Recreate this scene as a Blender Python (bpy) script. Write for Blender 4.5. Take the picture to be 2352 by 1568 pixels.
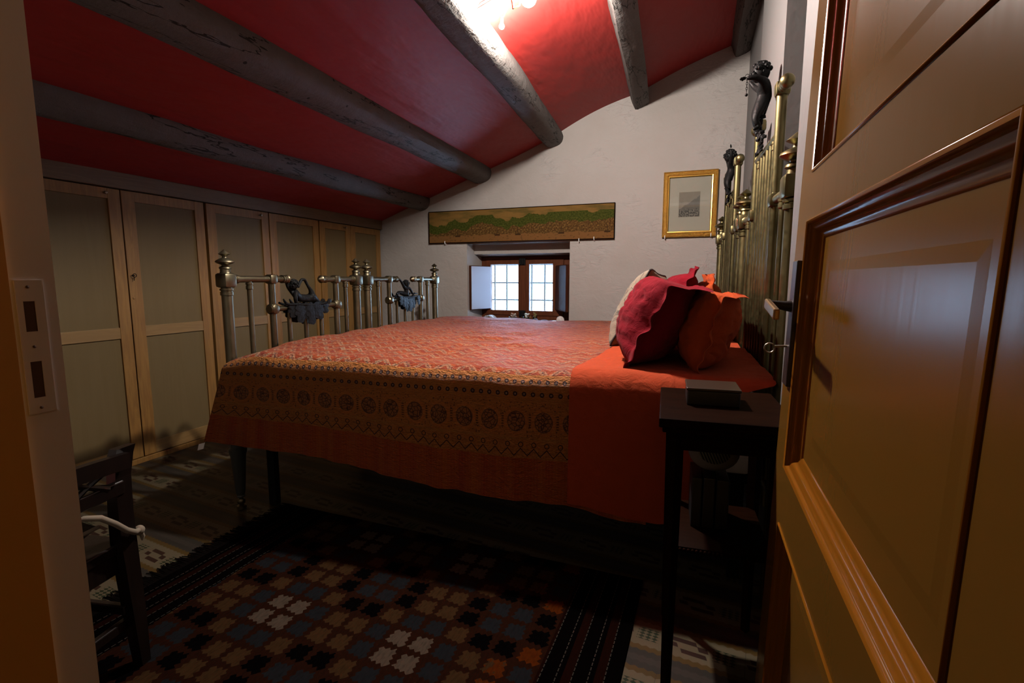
import bpy, bmesh, math, random
from mathutils import Vector, Matrix, noise
PI = math.pi
random.seed(7)
for o in list(bpy.data.objects): bpy.data.objects.remove(o, do_unlink=True)
S = bpy.context.scene
COL = S.collection

# ------------------------------------------------------------------ camera
cd = bpy.data.cameras.new('camera'); cam = bpy.data.objects.new('camera', cd); COL.objects.link(cam)
cd.sensor_width = 36.0; cd.lens = 1150.0 * 36.0 / 2352.0; cd.clip_start = 0.02; cd.clip_end = 200
cam.location = (0, 0, 1.0)
cam.rotation_euler = (PI / 2 - math.atan(143 / 1150), 0, math.radians(20.2))
S.camera = cam
# ------------------------------------------------------------------ world (overcast daylight outside the window)
w = bpy.data.worlds.new('world'); S.world = w; w.use_nodes = True
bg = w.node_tree.nodes['Background']
bg.inputs[0].default_value = (0.44, 0.66, 1.0, 1); bg.inputs[1].default_value = 24.0
# ------------------------------------------------------------------ exposure
S.view_settings.view_transform = 'Standard'; S.view_settings.look = 'None'
S.view_settings.gamma = 1.0; S.view_settings.exposure = 0.0; S.view_settings.use_curve_mapping = False
LAMP_POS = (-0.66, 1.98, 2.078)
LAMP_COL = (1.0, 0.93, 0.85)
LAMP_STRENGTH = 5200.0          # radiance of the bare bulb, radius 3 cm

# ================================================================== node helpers
class V:
    """a scalar socket with operators"""
    def __init__(s, nt, sock): s.nt = nt; s.s = sock
    def _m(s, op, *a, clamp=False):
        n = s.nt.nodes.new('ShaderNodeMath'); n.operation = op; n.use_clamp = clamp
        for i, x in enumerate((s,) + a):
            if isinstance(x, V): s.nt.links.new(x.s, n.inputs[i])
            else: n.inputs[i].default_value = float(x)
        return V(s.nt, n.outputs[0])
    def __add__(s, o): return s._m('ADD', o)
    __radd__ = __add__
    def __sub__(s, o): return s._m('SUBTRACT', o)
    def __rsub__(s, o): return (s * -1.0) + o
    def __mul__(s, o): return s._m('MULTIPLY', o)
    __rmul__ = __mul__
    def __truediv__(s, o): return s._m('DIVIDE', o)
    def abs(s): return s._m('ABSOLUTE')
    def floor(s): return s._m('FLOOR')
    def fr(s): return s._m('FRACT')
    def sin(s): return s._m('SINE')
    def sqrt(s): return s._m('SQRT')
    def lt(s, o): return s._m('LESS_THAN', o)
    def gt(s, o): return s._m('GREATER_THAN', o)
    def mn(s, o): return s._m('MINIMUM', o)
    def mx(s, o): return s._m('MAXIMUM', o)
    def mod(s, o): return s._m('FLOORED_MODULO', o)
    def cl(s): return s._m('ADD', 0.0, clamp=True)
    def tri(s): return ((s.fr() - 0.5).abs()) * 2.0           # 1 at integers, 0 between
    def band(s, a, b): return s.gt(a) * s.lt(b)

class Mat:
    def __init__(s, name, col=(0.5, 0.5, 0.5), rough=0.6, metal=0.0, spec=0.5, coat=0.0, sheen=0.0):
        s.m = bpy.data.materials.new(name); s.m.use_nodes = True
        s.nt = s.m.node_tree; s.b = s.nt.nodes['Principled BSDF']
        s.b.inputs['Base Color'].default_value = (*col, 1); s.b.inputs['Roughness'].default_value = rough
        s.b.inputs['Metallic'].default_value = metal; s.b.inputs['Specular IOR Level'].default_value = spec
        s.b.inputs['Coat Weight'].default_value = coat; s.b.inputs['Coat Roughness'].default_value = 0.15
        s.b.inputs['Sheen Weight'].default_value = sheen
        s.nt_tc = None
    def tc(s, which='Object'):
        if not s.nt_tc: s.nt_tc = s.nt.nodes.new('ShaderNodeTexCoord')
        return s.nt_tc.outputs[which]
    def xyz(s, which='Object'):
        n = s.nt.nodes.new('ShaderNodeSeparateXYZ'); s.nt.links.new(s.tc(which), n.inputs[0])
        return [V(s.nt, n.outputs[i]) for i in range(3)]
    def vec(s, x, y, z=0.0):
        n = s.nt.nodes.new('ShaderNodeCombineXYZ')
        for i, q in enumerate((x, y, z)):
            if isinstance(q, V): s.nt.links.new(q.s, n.inputs[i])
            else: n.inputs[i].default_value = q
        return n.outputs[0]
    def noise(s, scale, detail=3, vec=None, sc=None, which='Object', rough=0.5, dist=0.0):
        n = s.nt.nodes.new('ShaderNodeTexNoise'); n.inputs['Scale'].default_value = scale
        n.inputs['Detail'].default_value = detail; n.inputs['Roughness'].default_value = rough
        n.inputs['Distortion'].default_value = dist
        src = vec if vec is not None else s.tc(which)
        if sc:
            mp = s.nt.nodes.new('ShaderNodeMapping'); mp.inputs['Scale'].default_value = sc
            s.nt.links.new(src, mp.inputs[0]); src = mp.outputs[0]
        s.nt.links.new(src, n.inputs['Vector'])
        return V(s.nt, n.outputs['Fac'])
    def voro(s, scale, vec=None, feature='DISTANCE_TO_EDGE', which='Object'):
        n = s.nt.nodes.new('ShaderNodeTexVoronoi'); n.feature = feature; n.inputs['Scale'].default_value = scale
        s.nt.links.new(vec if vec is not None else s.tc(which), n.inputs['Vector'])
        return V(s.nt, n.outputs['Distance'])
    def mix(s, f, a, b):
        n = s.nt.nodes.new('ShaderNodeMix'); n.data_type = 'RGBA'
        if isinstance(f, V): s.nt.links.new(f.s, n.inputs[0])
        else: n.inputs[0].default_value = f
        for i, q in ((6, a), (7, b)):
            if isinstance(q, tuple): n.inputs[i].default_value = (*q, 1)
            else: s.nt.links.new(q, n.inputs[i])
        return n.outputs[2]
    def ramp(s, f, stops):
        n = s.nt.nodes.new('ShaderNodeValToRGB'); e = n.color_ramp.elements
        while len(e) < len(stops): e.new(0.5)
        for i, (p, c) in enumerate(stops): e[i].position = p; e[i].color = (*c, 1)
        s.nt.links.new(f.s, n.inputs[0]); return n.outputs[0]
    def color(s, sock): s.nt.links.new(sock, s.b.inputs['Base Color']); return s
    def roughness(s, v): s.nt.links.new(v.s, s.b.inputs['Roughness']); return s
    def bump(s, h, dist=0.01, strength=1.0):
        n = s.nt.nodes.new('ShaderNodeBump'); n.inputs['Distance'].default_value = dist
        n.inputs['Strength'].default_value = strength
        s.nt.links.new(h.s, n.inputs['Height']); s.nt.links.new(n.outputs[0], s.b.inputs['Normal']); return s

M = {}
def mk(k, *a, **kw): q = Mat(k, *a, **kw); M[k] = q.m; return q

# --- plaster
q = mk('plaster', (0.70, 0.64, 0.60), 0.75)
n1 = q.noise(2.2, 4); n2 = q.noise(14, 5, rough=0.6, dist=0.8); n3 = q.noise(5, 3, sc=(1, 1, 2.5), dist=1.5)
ridge = ((n3 - 0.5).abs() * 9.0).cl()
q.color(q.mix(((n1 - 0.35) * 1.6).cl(), (0.64, 0.57, 0.52), (0.74, 0.69, 0.66)))
crk = (q.voro(5.5, vec=q.vec(*[a + n2 * 0.25 for a in q.xyz()])).lt(0.006)) * n1.gt(0.56)
q.bump(n2 * 0.50 + ridge * 0.22 * ((n1 - 0.47) * 7.0).cl() + n1 * 1.6 - crk * 0.25, 0.012, 0.75)
# --- smoother painted timber / plaster on the right
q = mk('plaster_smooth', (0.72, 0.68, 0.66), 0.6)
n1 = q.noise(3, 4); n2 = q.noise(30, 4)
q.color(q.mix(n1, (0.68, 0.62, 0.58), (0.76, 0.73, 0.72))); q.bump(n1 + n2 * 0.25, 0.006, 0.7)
# --- red ceiling
q = mk('red_ceiling', (0.42, 0.03, 0.025), 0.55)
n1 = q.noise(1.6, 3); n2 = q.noise(3.0, 3, sc=(3.0, 0.9, 1))
q.color(q.mix(n1, (0.40, 0.026, 0.020), (0.50, 0.045, 0.040))); q.bump(n2, 0.03, 0.5)
# --- beams
q = mk('beam_paint', (0.2, 0.18, 0.17), 0.7)
n1 = q.noise(6, 5, sc=(1, 0.12, 1), rough=0.65); n2 = q.noise(22, 4, sc=(1, 0.15, 1)); n3 = q.noise(9, 5, rough=0.7)
cr = (n1 - 0.5).abs().lt(0.006)
hole = q.voro(9, feature='F1').lt(0.07)
q.color(q.mix((cr + hole).cl(), q.mix(n3, (0.15, 0.13, 0.12), (0.24, 0.215, 0.20)), (0.03, 0.025, 0.02)))
q.bump(n1 * 1.2 + n2 * 0.4 + n3 * 0.9 - cr * 0.5 - hole * 0.6, 0.012, 0.9)
# --- woods
def wood(k, c1, c2, rough=0.5, axis='z', scale=1.0, coat=0.0, bump=0.4):
    q = mk(k, c1, rough, coat=coat)
    sc = {'z': (14, 14, 0.9), 'y': (14, 0.9, 14), 'x': (0.9, 14, 14)}[axis]
    a = q.noise(1.6 * scale, 5, sc=sc, rough=0.6, dist=0.6); b = q.noise(1.2 * scale, 2)
    g = ((a * 6.0 + b * 5.0).fr() - 0.5).abs() * 2.0
    q.color(q.mix((g * 0.55 + a * 0.5).cl(), c1, c2)); q.bump(a, 0.002, bump); return q
wood('pine', (0.17, 0.072, 0.014), (0.29, 0.145, 0.034), 0.5)
wood('pine_light', (0.27, 0.145, 0.045), (0.36, 0.205, 0.07), 0.5, 'y')
wood('pine_fascia', (0.15, 0.085, 0.04), (0.23, 0.14, 0.07), 0.55, 'y')
wood('plywood', (0.31, 0.205, 0.085), (0.35, 0.235, 0.105), 0.5, 'z', 0.35, bump=0.1)
wood('dark_wood', (0.030, 0.009, 0.003), (0.070, 0.022, 0.008), 0.55, 'x')
M['dark_wood'].node_tree.nodes['Principled BSDF'].inputs['Specular IOR Level'].default_value = 0.12
wood('chair_wood', (0.012, 0.005, 0.003), (0.030, 0.012, 0.007), 0.35, 'z', coat=0.2)
wood('window_wood', (0.10, 0.030, 0.014), (0.17, 0.055, 0.024), 0.4, 'z')
wood('shutter_wood', (0.05, 0.014, 0.008), (0.09, 0.028, 0.012), 0.45, 'z')
# --- ochre gloss paint of the open door
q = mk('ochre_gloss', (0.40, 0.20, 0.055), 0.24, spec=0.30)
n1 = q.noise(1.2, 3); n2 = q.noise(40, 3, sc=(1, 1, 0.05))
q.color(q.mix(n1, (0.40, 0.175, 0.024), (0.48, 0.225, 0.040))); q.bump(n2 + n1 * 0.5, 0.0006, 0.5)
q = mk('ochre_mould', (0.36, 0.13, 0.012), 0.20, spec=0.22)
q = mk('ochre_wall', (0.48, 0.22, 0.025), 0.6)
q.color(q.mix(q.noise(3, 3), (0.45, 0.20, 0.02), (0.52, 0.25, 0.035)))
q = mk('jamb_white', (0.62, 0.55, 0.52), 0.45); q.color(q.mix(q.noise(4, 4, sc=(1, 1, 0.3)), (0.55, 0.46, 0.42), (0.66, 0.60, 0.58)))
q = mk('edge_white', (0.75, 0.72, 0.70), 0.7); q.bump(q.noise(70, 5, rough=0.7), 0.004, 1.0)
mk('mortice_dark', (0.05, 0.02, 0.008), 0.8)
# --- brass, iron
q = mk('brass', (0.33, 0.26, 0.15), 0.33, metal=1.0)
n1 = q.noise(7, 4); n2 = q.noise(60, 3)
q.color(q.mix(n1, (0.085, 0.070, 0.040), (0.235, 0.205, 0.135))); q.roughness((n2 * 0.25 + n1 * 0.25 + 0.16)); 
q = mk('old_gold_brass', (0.33, 0.26, 0.15), 0.33, metal=1.0)
n1 = q.noise(7, 4); n2 = q.noise(60, 3)
q.color(q.mix(n1, (0.080, 0.067, 0.028), (0.215, 0.186, 0.090))); q.roughness((n2 * 0.25 + n1 * 0.25 + 0.16))
q = mk('copper_brass', (0.42, 0.19, 0.09), 0.4, metal=1.0)
q = mk('black_iron', (0.006, 0.006, 0.006), 0.5, spec=0.22); q.bump(q.noise(70, 4), 0.003, 0.7)
mk('grey_leg', (0.05, 0.055, 0.05), 0.5, metal=0.3)
mk('lever_brass', (0.40, 0.24, 0.11), 0.3, metal=1.0)
mk('steel', (0.3, 0.27, 0.22), 0.4, metal=1.0)
mk('plate_dark', (0.02, 0.014, 0.012), 0.4, metal=0.4)
mk('white_paint', (0.8, 0.8, 0.8), 0.5)
mk('black_box', (0.006, 0.006, 0.007), 0.35)
mk('brown_lid', (0.022, 0.011, 0.005), 0.35)
# --- shutter inner face
q = mk('shutter_white', (0.56, 0.62, 0.80), 0.4)
# --- textiles
def cloth(k, c1, c2, scale=900, rough=0.85, sheen=0.04, bump=0.0012, big=6):
    q = mk(k, c1, rough, sheen=sheen, spec=0.2)
    a = q.noise(scale, 1); b = q.noise(big, 4); d = q.noise(big * 4, 4, dist=1.0)
    q.color(q.mix((b * 0.8 + a * 0.2).cl(), c1, c2)); q.bump(a * 0.15 + d * 1.2 + b * 1.5, bump * 8, 0.6); return q
cloth('orange_sheet', (0.55, 0.078, 0.026), (0.60, 0.098, 0.034))
cloth('orange_pillow_cloth', (0.64, 0.085, 0.02), (0.70, 0.12, 0.03))
cloth('maroon_cloth', (0.20, 0.006, 0.014), (0.27, 0.010, 0.022))
cloth('tan_cloth', (0.30, 0.19, 0.11), (0.36, 0.24, 0.15))
cloth('mattress_cloth', (0.35, 0.30, 0.25), (0.4, 0.35, 0.3))
q = cloth('embroidered_cloth', (0.46, 0.38, 0.28), (0.52, 0.44, 0.34))
x, y, z = q.xyz()
vv = q.vec(x * 1.0, y * 1.0, z * 1.0)
sw = q.noise(9, 1, dist=2.5); vein = (sw - 0.5).abs().lt(0.022)
st = ((z * 160.0).fr().lt(0.3)) * 0.25
q.color(q.mix((vein * 0.8 + st).cl(), (0.50, 0.42, 0.31), (0.16, 0.14, 0.12)))
mk('piping', (0.012, 0.008, 0.007), 0.7)
q = mk('leaf_print', (0.45, 0.40, 0.33), 0.8)
mk('cord', (0.15, 0.12, 0.085), 0.85)
mk('magazine', (0.30, 0.06, 0.06), 0.4)
cloth('seat_cloth', (0.12, 0.09, 0.04), (0.16, 0.12, 0.06))
# --- quilt
q = mk('quilt_print', (0.5, 0.15, 0.04), 0.62, sheen=0.05, spec=0.35)
nt = q.nt
u, v, _ = q.xyz('UV')
uvv = q.vec(u, v)
fine = q.noise(260, 3, vec=uvv, rough=0.7); mid = q.noise(26, 4, vec=uvv); big = q.noise(5, 3, vec=uvv)
stripes = q.noise(20, 3, vec=q.vec(u, v * 0.04))
stitch = ((u * 230.0 + (v * 60.0).floor() * 0.5).fr().lt(0.4)) * ((v * 240.0).fr().lt(0.35))
vst = ((v * 130.0 + (u * 45.0).floor() * 0.37).fr().lt(0.35)) * ((u * 95.0).fr().lt(0.14))
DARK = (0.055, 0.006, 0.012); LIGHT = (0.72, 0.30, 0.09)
# plain hem, colour raised to stand in for fill light on the drop
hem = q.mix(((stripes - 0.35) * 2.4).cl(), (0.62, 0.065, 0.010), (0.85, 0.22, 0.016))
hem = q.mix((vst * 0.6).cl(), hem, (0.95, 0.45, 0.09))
# ochre border ground, likewise brightened in place of fill light
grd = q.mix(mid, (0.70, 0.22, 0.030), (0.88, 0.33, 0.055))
cu = (u / 0.0455)
sc_line = ((v - 0.150) - cu.tri() * 0.024).abs().lt(0.0022)
dx = ((cu - 0.5).fr() - 0.5) * 0.0455; dy = v - 0.187
curl = ((dx * dx + dy * dy).sqrt() - 0.0075).abs().lt(0.0014)
c = q.mix((sc_line + curl).cl(), grd, DARK)
pst = q.noise(120, 2, vec=uvv)
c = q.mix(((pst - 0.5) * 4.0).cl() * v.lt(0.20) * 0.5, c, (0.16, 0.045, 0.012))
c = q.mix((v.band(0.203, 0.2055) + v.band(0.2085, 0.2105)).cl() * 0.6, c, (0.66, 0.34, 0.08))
# medallions
mu = ((u / 0.0955).fr() - 0.5) * 0.0955; mv = (v - 0.263) * 0.92
r = (mu * mu + mv * mv).sqrt()
vor = q.voro(72, vec=uvv)
med = r.lt(0.031) * ((vor.lt(0.075) + (r - 0.0295).abs().lt(0.0012)).cl())
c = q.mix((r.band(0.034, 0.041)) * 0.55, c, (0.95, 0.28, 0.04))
c = q.mix(med * v.gt(0.21) * 0.85, c, DARK)
c = q.mix(r.lt(0.031) * (1.0 - vor.lt(0.075)) * 0.45, c, (0.34, 0.15, 0.07))
gapu = (((u / 0.0955) + 0.5).fr() - 0.5).abs() * 0.0955
bars = gapu.lt(0.004) * v.band(0.238, 0.29) * ((v * 120.0).fr().lt(0.5))
spr = v.band(0.212, 0.325) * r.gt(0.044) * q.noise(150, 2, vec=uvv).gt(0.62)
c = q.mix((bars + spr).cl() * 0.8, c, DARK)
# dotted rows
def dots(c, v0, per, R):
    du = ((u / per).fr() - 0.5) * per; dv = v - v0
    rr = (du * du + dv * dv).sqrt()
    c = q.mix(rr.lt(R), c, DARK)
    return q.mix(rr.lt(R * 0.45), c, (0.45, 0.28, 0.22))
ln = ((v * 130.0).fr().lt(0.25)) * v.band(0.328, 0.415)
c = q.mix(ln * 0.5, c, (0.60, 0.24, 0.05))
c = dots(c, 0.352, 0.0310, 0.0078); c = dots(c, 0.392, 0.0285, 0.0072)
# top field, on red
wv = ((u / 0.085).tri() - 0.5) * 0.050 + mid * 0.016
wl = ((v + wv) / 0.105).fr()
spk = q.noise(105, 2, vec=uvv).gt(0.45)
wave = (wl.lt(0.30) + wl.band(0.55, 0.66)).cl() * spk
core = (wl - 0.15).abs().lt(0.045) * q.noise(200, 1, vec=uvv).gt(0.52)
fld = q.mix(((mid - 0.35) * 3.0).cl(), (0.40, 0.030, 0.008), (0.78, 0.135, 0.014))
fld = q.mix(wave * (((big - 0.35) * 3.0).cl() * 0.45 + 0.45) * (1.0 - ((v - 0.5) * 0.9).cl() * 0.45), fld, (0.86, 0.56, 0.32))
fld = q.mix(core * 0.8, fld, (0.06, 0.02, 0.04))
fld = q.mix((wl.band(0.60, 0.78) * q.noise(120, 2, vec=uvv).gt(0.54)) * 0.6, fld, (0.62, 0.20, 0.04))
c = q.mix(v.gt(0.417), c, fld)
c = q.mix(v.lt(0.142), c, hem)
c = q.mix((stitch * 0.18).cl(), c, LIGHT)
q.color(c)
crk2 = q.noise(60, 4, vec=q.vec(u, v * 2.2), dist=0.8)
q.bump(fine * 0.30 + crk2 * 1.8 + mid * 1.2 - stitch * 0.25, 0.010, 0.95)
# --- rug
q = mk('kilim', (0.05, 0.02, 0.015), 0.95, spec=0.03)
x, y, _ = q.xyz()
n = q.noise(70, 3); hatch = q.noise(160, 2, sc=(1, 0.25, 1))
xx = x + 0.15 + (n - 0.5) * 0.006; yy = y - 0.0475 + 4.35 + (n - 0.5) * 0.006
CS = 0.0725
gx = xx / CS; gy = yy / CS
ix = gx.floor(); iy = gy.floor(); fx = gx.fr() - 0.5; fy = gy.fr() - 0.5
ex = ((fy * 4.0 + 0.5).tri() - 0.5) * 0.11 + fy * fx.abs() * 0.35; ey = ((fx * 4.0 + 0.5).tri() - 0.5) * 0.11 - fx * fy.abs() * 0.35
star = (fx.abs() + ex).lt(0.365) * (fy.abs() + ey).lt(0.365)
P = 6.0
ax_ = ((ix + 0.5).mod(P) - P / 2).abs(); row = ((iy + 0.5).mod(P) - P / 2).abs()
d = ax_ + row                       # 1 (centre block) .. 6
W_ = (0.36, 0.265, 0.19); B_ = (0.058, 0.062, 0.070); T_ = (0.205, 0.105, 0.045); K_ = (0.006, 0.005, 0.006)
cc = q.mix(d.gt(1.5), W_, B_); cc = q.mix(d.gt(2.5), cc, T_); cc = q.mix(d.gt(3.5), cc, K_); cc = q.mix(d.gt(4.5), cc, B_)
cc = q.mix(d.gt(5.5), cc, (0.30, 0.07, 0.012))
c = q.mix(star, (0.085, 0.030, 0.016), cc)
redz = (x * 1.7 - y * 0.2 + n * 0.4).gt(2.05)
c = q.mix(redz * star * d.band(2.5, 3.5), c, (0.34, 0.075, 0.012))
c = q.mix(((hatch - 0.45) * 1.2).cl(), c, (0.02, 0.012, 0.010))
endl = x.lt(0.20); endr = x.gt(1.30)
ends = (endl + endr).cl()
dash = (((x * 26.0).fr().lt(0.07)) * ((y * 60.0).fr().lt(0.7)))
c = q.mix(ends, c, q.mix(dash, q.mix((x * 13.0).fr().gt(0.7), (0.007, 0.005, 0.005), (0.045, 0.013, 0.008)), (0.20, 0.17, 0.14)))
q.color(c); q.bump(hatch, 0.004, 0.6)
mk('fringe', (0.012, 0.009, 0.008), 0.95, spec=0.0)
# --- hydraulic tile floor
q = mk('cement_tiles', (0.4, 0.35, 0.3), 0.45, spec=0.4)
x, y, _ = q.xyz()
n = q.noise(4, 3); e = (x * 45.0).tri() * 0.006
yt = ((y - 0.84) / 0.2).fr()             # 0..1 across one row, motif centre at .5
xt = (x / 0.2).fr()
cy = (yt - 0.5).abs() * 0.2 + e
cream = (0.42, 0.33, 0.20); ochre = (0.27, 0.15, 0.035); grey = (0.085, 0.080, 0.075); maroon = (0.075, 0.022, 0.020); green = (0.035, 0.075, 0.035)
c = q.mix(cy.gt(0.052), cream, ochre); c = q.mix(cy.gt(0.070), c, grey)
c = q.mix(cy.gt(0.092), c, (0.13, 0.11, 0.10))
tx = xt * 0.2; ty = (yt - 0.5) * 0.2
def rect(x0, x1, y0, y1, sk=0.35):
    t2 = tx + ty * sk
    return t2.band(x0, x1) * ty.band(y0, y1)
brick = (rect(0.02, 0.085, 0.010, 0.026) + rect(0.035, 0.10, -0.030, -0.014) + rect(0.085, 0.11, -0.006, 0.012) + rect(0.005, 0.03, -0.012, 0.004)).cl()
c = q.mix(brick, c, maroon)
lat = (((tx - 0.155) / 0.022).abs() + (ty / 0.014).abs())
dm = ((tx / 0.018 + ty / 0.012).fr() - 0.5) ; chk = ((tx / 0.018 + ty / 0.012).floor() + (tx / 0.018 - ty / 0.012).floor()).mod(2.0).lt(0.5)
c = q.mix(((tx - 0.152).abs().lt(0.030)) * (ty.abs().lt(0.024)) * chk, c, green)
gr = ((x / 0.2).fr().lt(0.008) + yt.lt(0.008)).cl()
c = q.mix(gr * 0.6, c, (0.10, 0.08, 0.06))
c = q.mix(n * 0.35, c, (0.20, 0.14, 0.08))
q.color(c); q.roughness(n * 0.3 + 0.25)
# --- panorama picture (engraved port view, generic)
q = mk('panorama_print', (0.4, 0.25, 0.06), 0.7, spec=0.15)
u, v, _ = q.xyz('UV')         # u 0..1.67  v 0..0.28 in metres
uv2 = q.vec(u, v)
nn = q.noise(9, 5, vec=uv2, rough=0.7); nf = q.noise(70, 4, vec=uv2, rough=0.7); ng = q.noise(3.0, 2, vec=q.vec(u, v * 0.0))
cl_ = q.noise(6, 4, vec=q.vec(u, v * 3.5))
sky = q.mix(((cl_ - 0.45) * 5.0).cl(), (0.34, 0.185, 0.05), (0.19, 0.13, 0.035))
nh = q.noise(7, 2, vec=q.vec(u, v * 0.0)); crest = (ng - 0.5) * 0.30 + (nh - 0.5) * 0.12 + nn * 0.07 + 0.135 + (u * 0.055)
# hills sit higher toward the right side
hill = v.lt(crest.mn(0.235))
lowh = v.gt((crest.mn(0.235)) - 0.020 - nn * 0.11)
shore = (0.030 + nn * 0.060)
town = q.mix(((nf - 0.42) * 5.0).cl(), (0.10, 0.045, 0.015), (0.34, 0.19, 0.055))
bldg = ((u * 75.0).floor() * 0.37 + (v * 110.0).floor() * 0.71).fr()
town = q.mix(bldg.gt(0.62) * 0.7, town, (0.12, 0.06, 0.02))
c = q.mix(hill, sky, q.mix(((nf - 0.4) * 4.0).cl(), (0.05, 0.065, 0.010), (0.13, 0.13, 0.025)))
c = q.mix(hill * (1.0 - lowh), c, town)
sea = q.mix(q.noise(40, 3, vec=q.vec(u, v * 2.0)).gt(0.62), (0.30, 0.14, 0.045), (0.17, 0.085, 0.03))
c = q.mix(v.lt(shore), c, sea)
bu = ((u / 0.19).fr() - 0.5).abs(); boat = bu.lt(0.13) * v.band(0.048, 0.062) * ((u / 0.19).floor() * 0.618).fr().gt(0.35)
c = q.mix(boat, c, (0.07, 0.035, 0.015))
mast = bu.lt(0.02) * v.band(0.06, 0.11) * ((u / 0.19).floor() * 0.618).fr().gt(0.35)
c = q.mix(mast * 0.8, c, (0.08, 0.045, 0.02))
c = q.mix(((u * 5.3).fr().lt(0.008)) * 0.4, c, (0.15, 0.08, 0.03))
q.color(c)
# --- gilded frame, mount, print
q = mk('gilt', (0.62, 0.36, 0.07), 0.32, metal=0.85)
n1 = q.noise(90, 4, rough=0.7, dist=1.5); q.color(q.mix(n1, (0.30, 0.13, 0.02), (0.72, 0.45, 0.10))); q.bump(n1, 0.006, 1.0)
mk('gilt_plain', (0.66, 0.40, 0.09), 0.28, metal=0.9)
mk('mount', (0.60, 0.50, 0.39), 0.7)
q = mk('mountain_print', (0.3, 0.25, 0.2), 0.7)
u, v, _ = q.xyz('UV'); uv2 = q.vec(u, v); nn = q.noise(5, 5, vec=uv2, rough=0.7)
slope = v.lt(u * 0.55 + nn * 0.35 + 0.12)
near = v.lt(nn * 0.5 + 0.05)
c = q.mix(slope, q.mix(nn, (0.24, 0.18, 0.13), (0.34, 0.26, 0.19)), q.mix(nn, (0.10, 0.08, 0.06), (0.20, 0.155, 0.12)))
c = q.mix(near, c, q.mix(q.noise(16, 4, vec=uv2).gt(0.52), (0.045, 0.033, 0.025), (0.26, 0.20, 0.15)))
c = q.mix(((u - 0.5).abs().gt(0.48) + (v - 0.5).abs().gt(0.485)).cl(), c, (0.33, 0.25, 0.18))
q.color(c)
# --- stones, shells
q = mk('speckled_stone', (0.4, 0.42, 0.45), 0.6); q.color(q.mix(q.noise(160, 3).gt(0.5), (0.2, 0.22, 0.25), (0.55, 0.56, 0.58)))
mk('dark_stone', (0.05, 0.03, 0.03), 0.5)
mk('shell', (0.55, 0.5, 0.48), 0.4)
mk('dried_flower', (0.45, 0.36, 0.30), 0.9)
mk('dried_orange', (0.32, 0.08, 0.03), 0.9)
mk('white_flower', (0.6, 0.68, 0.66), 0.9)
mk('dried_stem', (0.16, 0.13, 0.04), 0.9)
mk('grille_iron', (0.10, 0.12, 0.13), 0.6)
mk('house_wall', (0.6, 0.57, 0.52), 0.8)
mk('wire_red', (0.22, 0.05, 0.04), 0.5)
mk('socket_brown', (0.22, 0.11, 0.05), 0.5)
def glass(k, col=(1, 1, 1)):
    m = bpy.data.materials.new(k); m.use_nodes = True; nt = m.node_tree; nt.nodes.clear()
    o = nt.nodes.new('ShaderNodeOutputMaterial'); t = nt.nodes.new('ShaderNodeBsdfTransparent'); g = nt.nodes.new('ShaderNodeBsdfGlossy')
    f = nt.nodes.new('ShaderNodeFresnel'); f.inputs[0].default_value = 1.45; mx = nt.nodes.new('ShaderNodeMixShader')
    t.inputs[0].default_value = (*col, 1); g.inputs['Roughness'].default_value = 0.02
    nt.links.new(f.outputs[0], mx.inputs[0]); nt.links.new(t.outputs[0], mx.inputs[1]); nt.links.new(g.outputs[0], mx.inputs[2])
    nt.links.new(mx.outputs[0], o.inputs[0]); M[k] = m
glass('pane_glass', (0.97, 0.99, 0.99)); glass('jar_glass', (0.80, 0.86, 0.82))
m = bpy.data.materials.new('bulb_glow'); m.use_nodes = True; nt = m.node_tree; nt.nodes.clear()
o = nt.nodes.new('ShaderNodeOutputMaterial'); e = nt.nodes.new('ShaderNodeEmission')
e.inputs[0].default_value = (*LAMP_COL, 1); e.inputs[1].default_value = LAMP_STRENGTH; nt.links.new(e.outputs[0], o.inputs[0]); M['bulb_glow'] = m
m2 = m.copy(); m2.node_tree.nodes['Emission'].inputs[1].default_value = LAMP_STRENGTH * 0.75; M['small_bulb_glow'] = m2  # glow of the added bulb that whitens the ceiling

# how light or dark each painted / woven / wooden surface is, relative to the swatches above
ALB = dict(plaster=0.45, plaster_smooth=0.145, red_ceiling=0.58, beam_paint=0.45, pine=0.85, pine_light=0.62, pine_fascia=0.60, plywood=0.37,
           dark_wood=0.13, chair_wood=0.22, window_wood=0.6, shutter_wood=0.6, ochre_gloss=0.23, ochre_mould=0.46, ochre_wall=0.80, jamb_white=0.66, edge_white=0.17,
           orange_sheet=0.50, orange_pillow_cloth=0.50, maroon_cloth=0.62, tan_cloth=0.50, embroidered_cloth=0.42, quilt_print=0.42, kilim=0.125, cement_tiles=0.18,
           panorama_print=0.42, mount=0.42, mountain_print=0.5, shutter_white=0.52, seat_cloth=0.2, leaf_print2=0.3, fringe=0.3)
IORS = dict(ochre_gloss=1.17, ochre_mould=1.18, shutter_wood=1.12, window_wood=1.2, dark_wood=1.15, kilim=1.1, cement_tiles=1.25, red_ceiling=1.25, quilt_print=1.35, orange_sheet=1.2, maroon_cloth=1.2, orange_pillow_cloth=1.2, plywood=1.3, beam_paint=1.3, black_iron=1.3, panorama_print=1.2)
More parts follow.
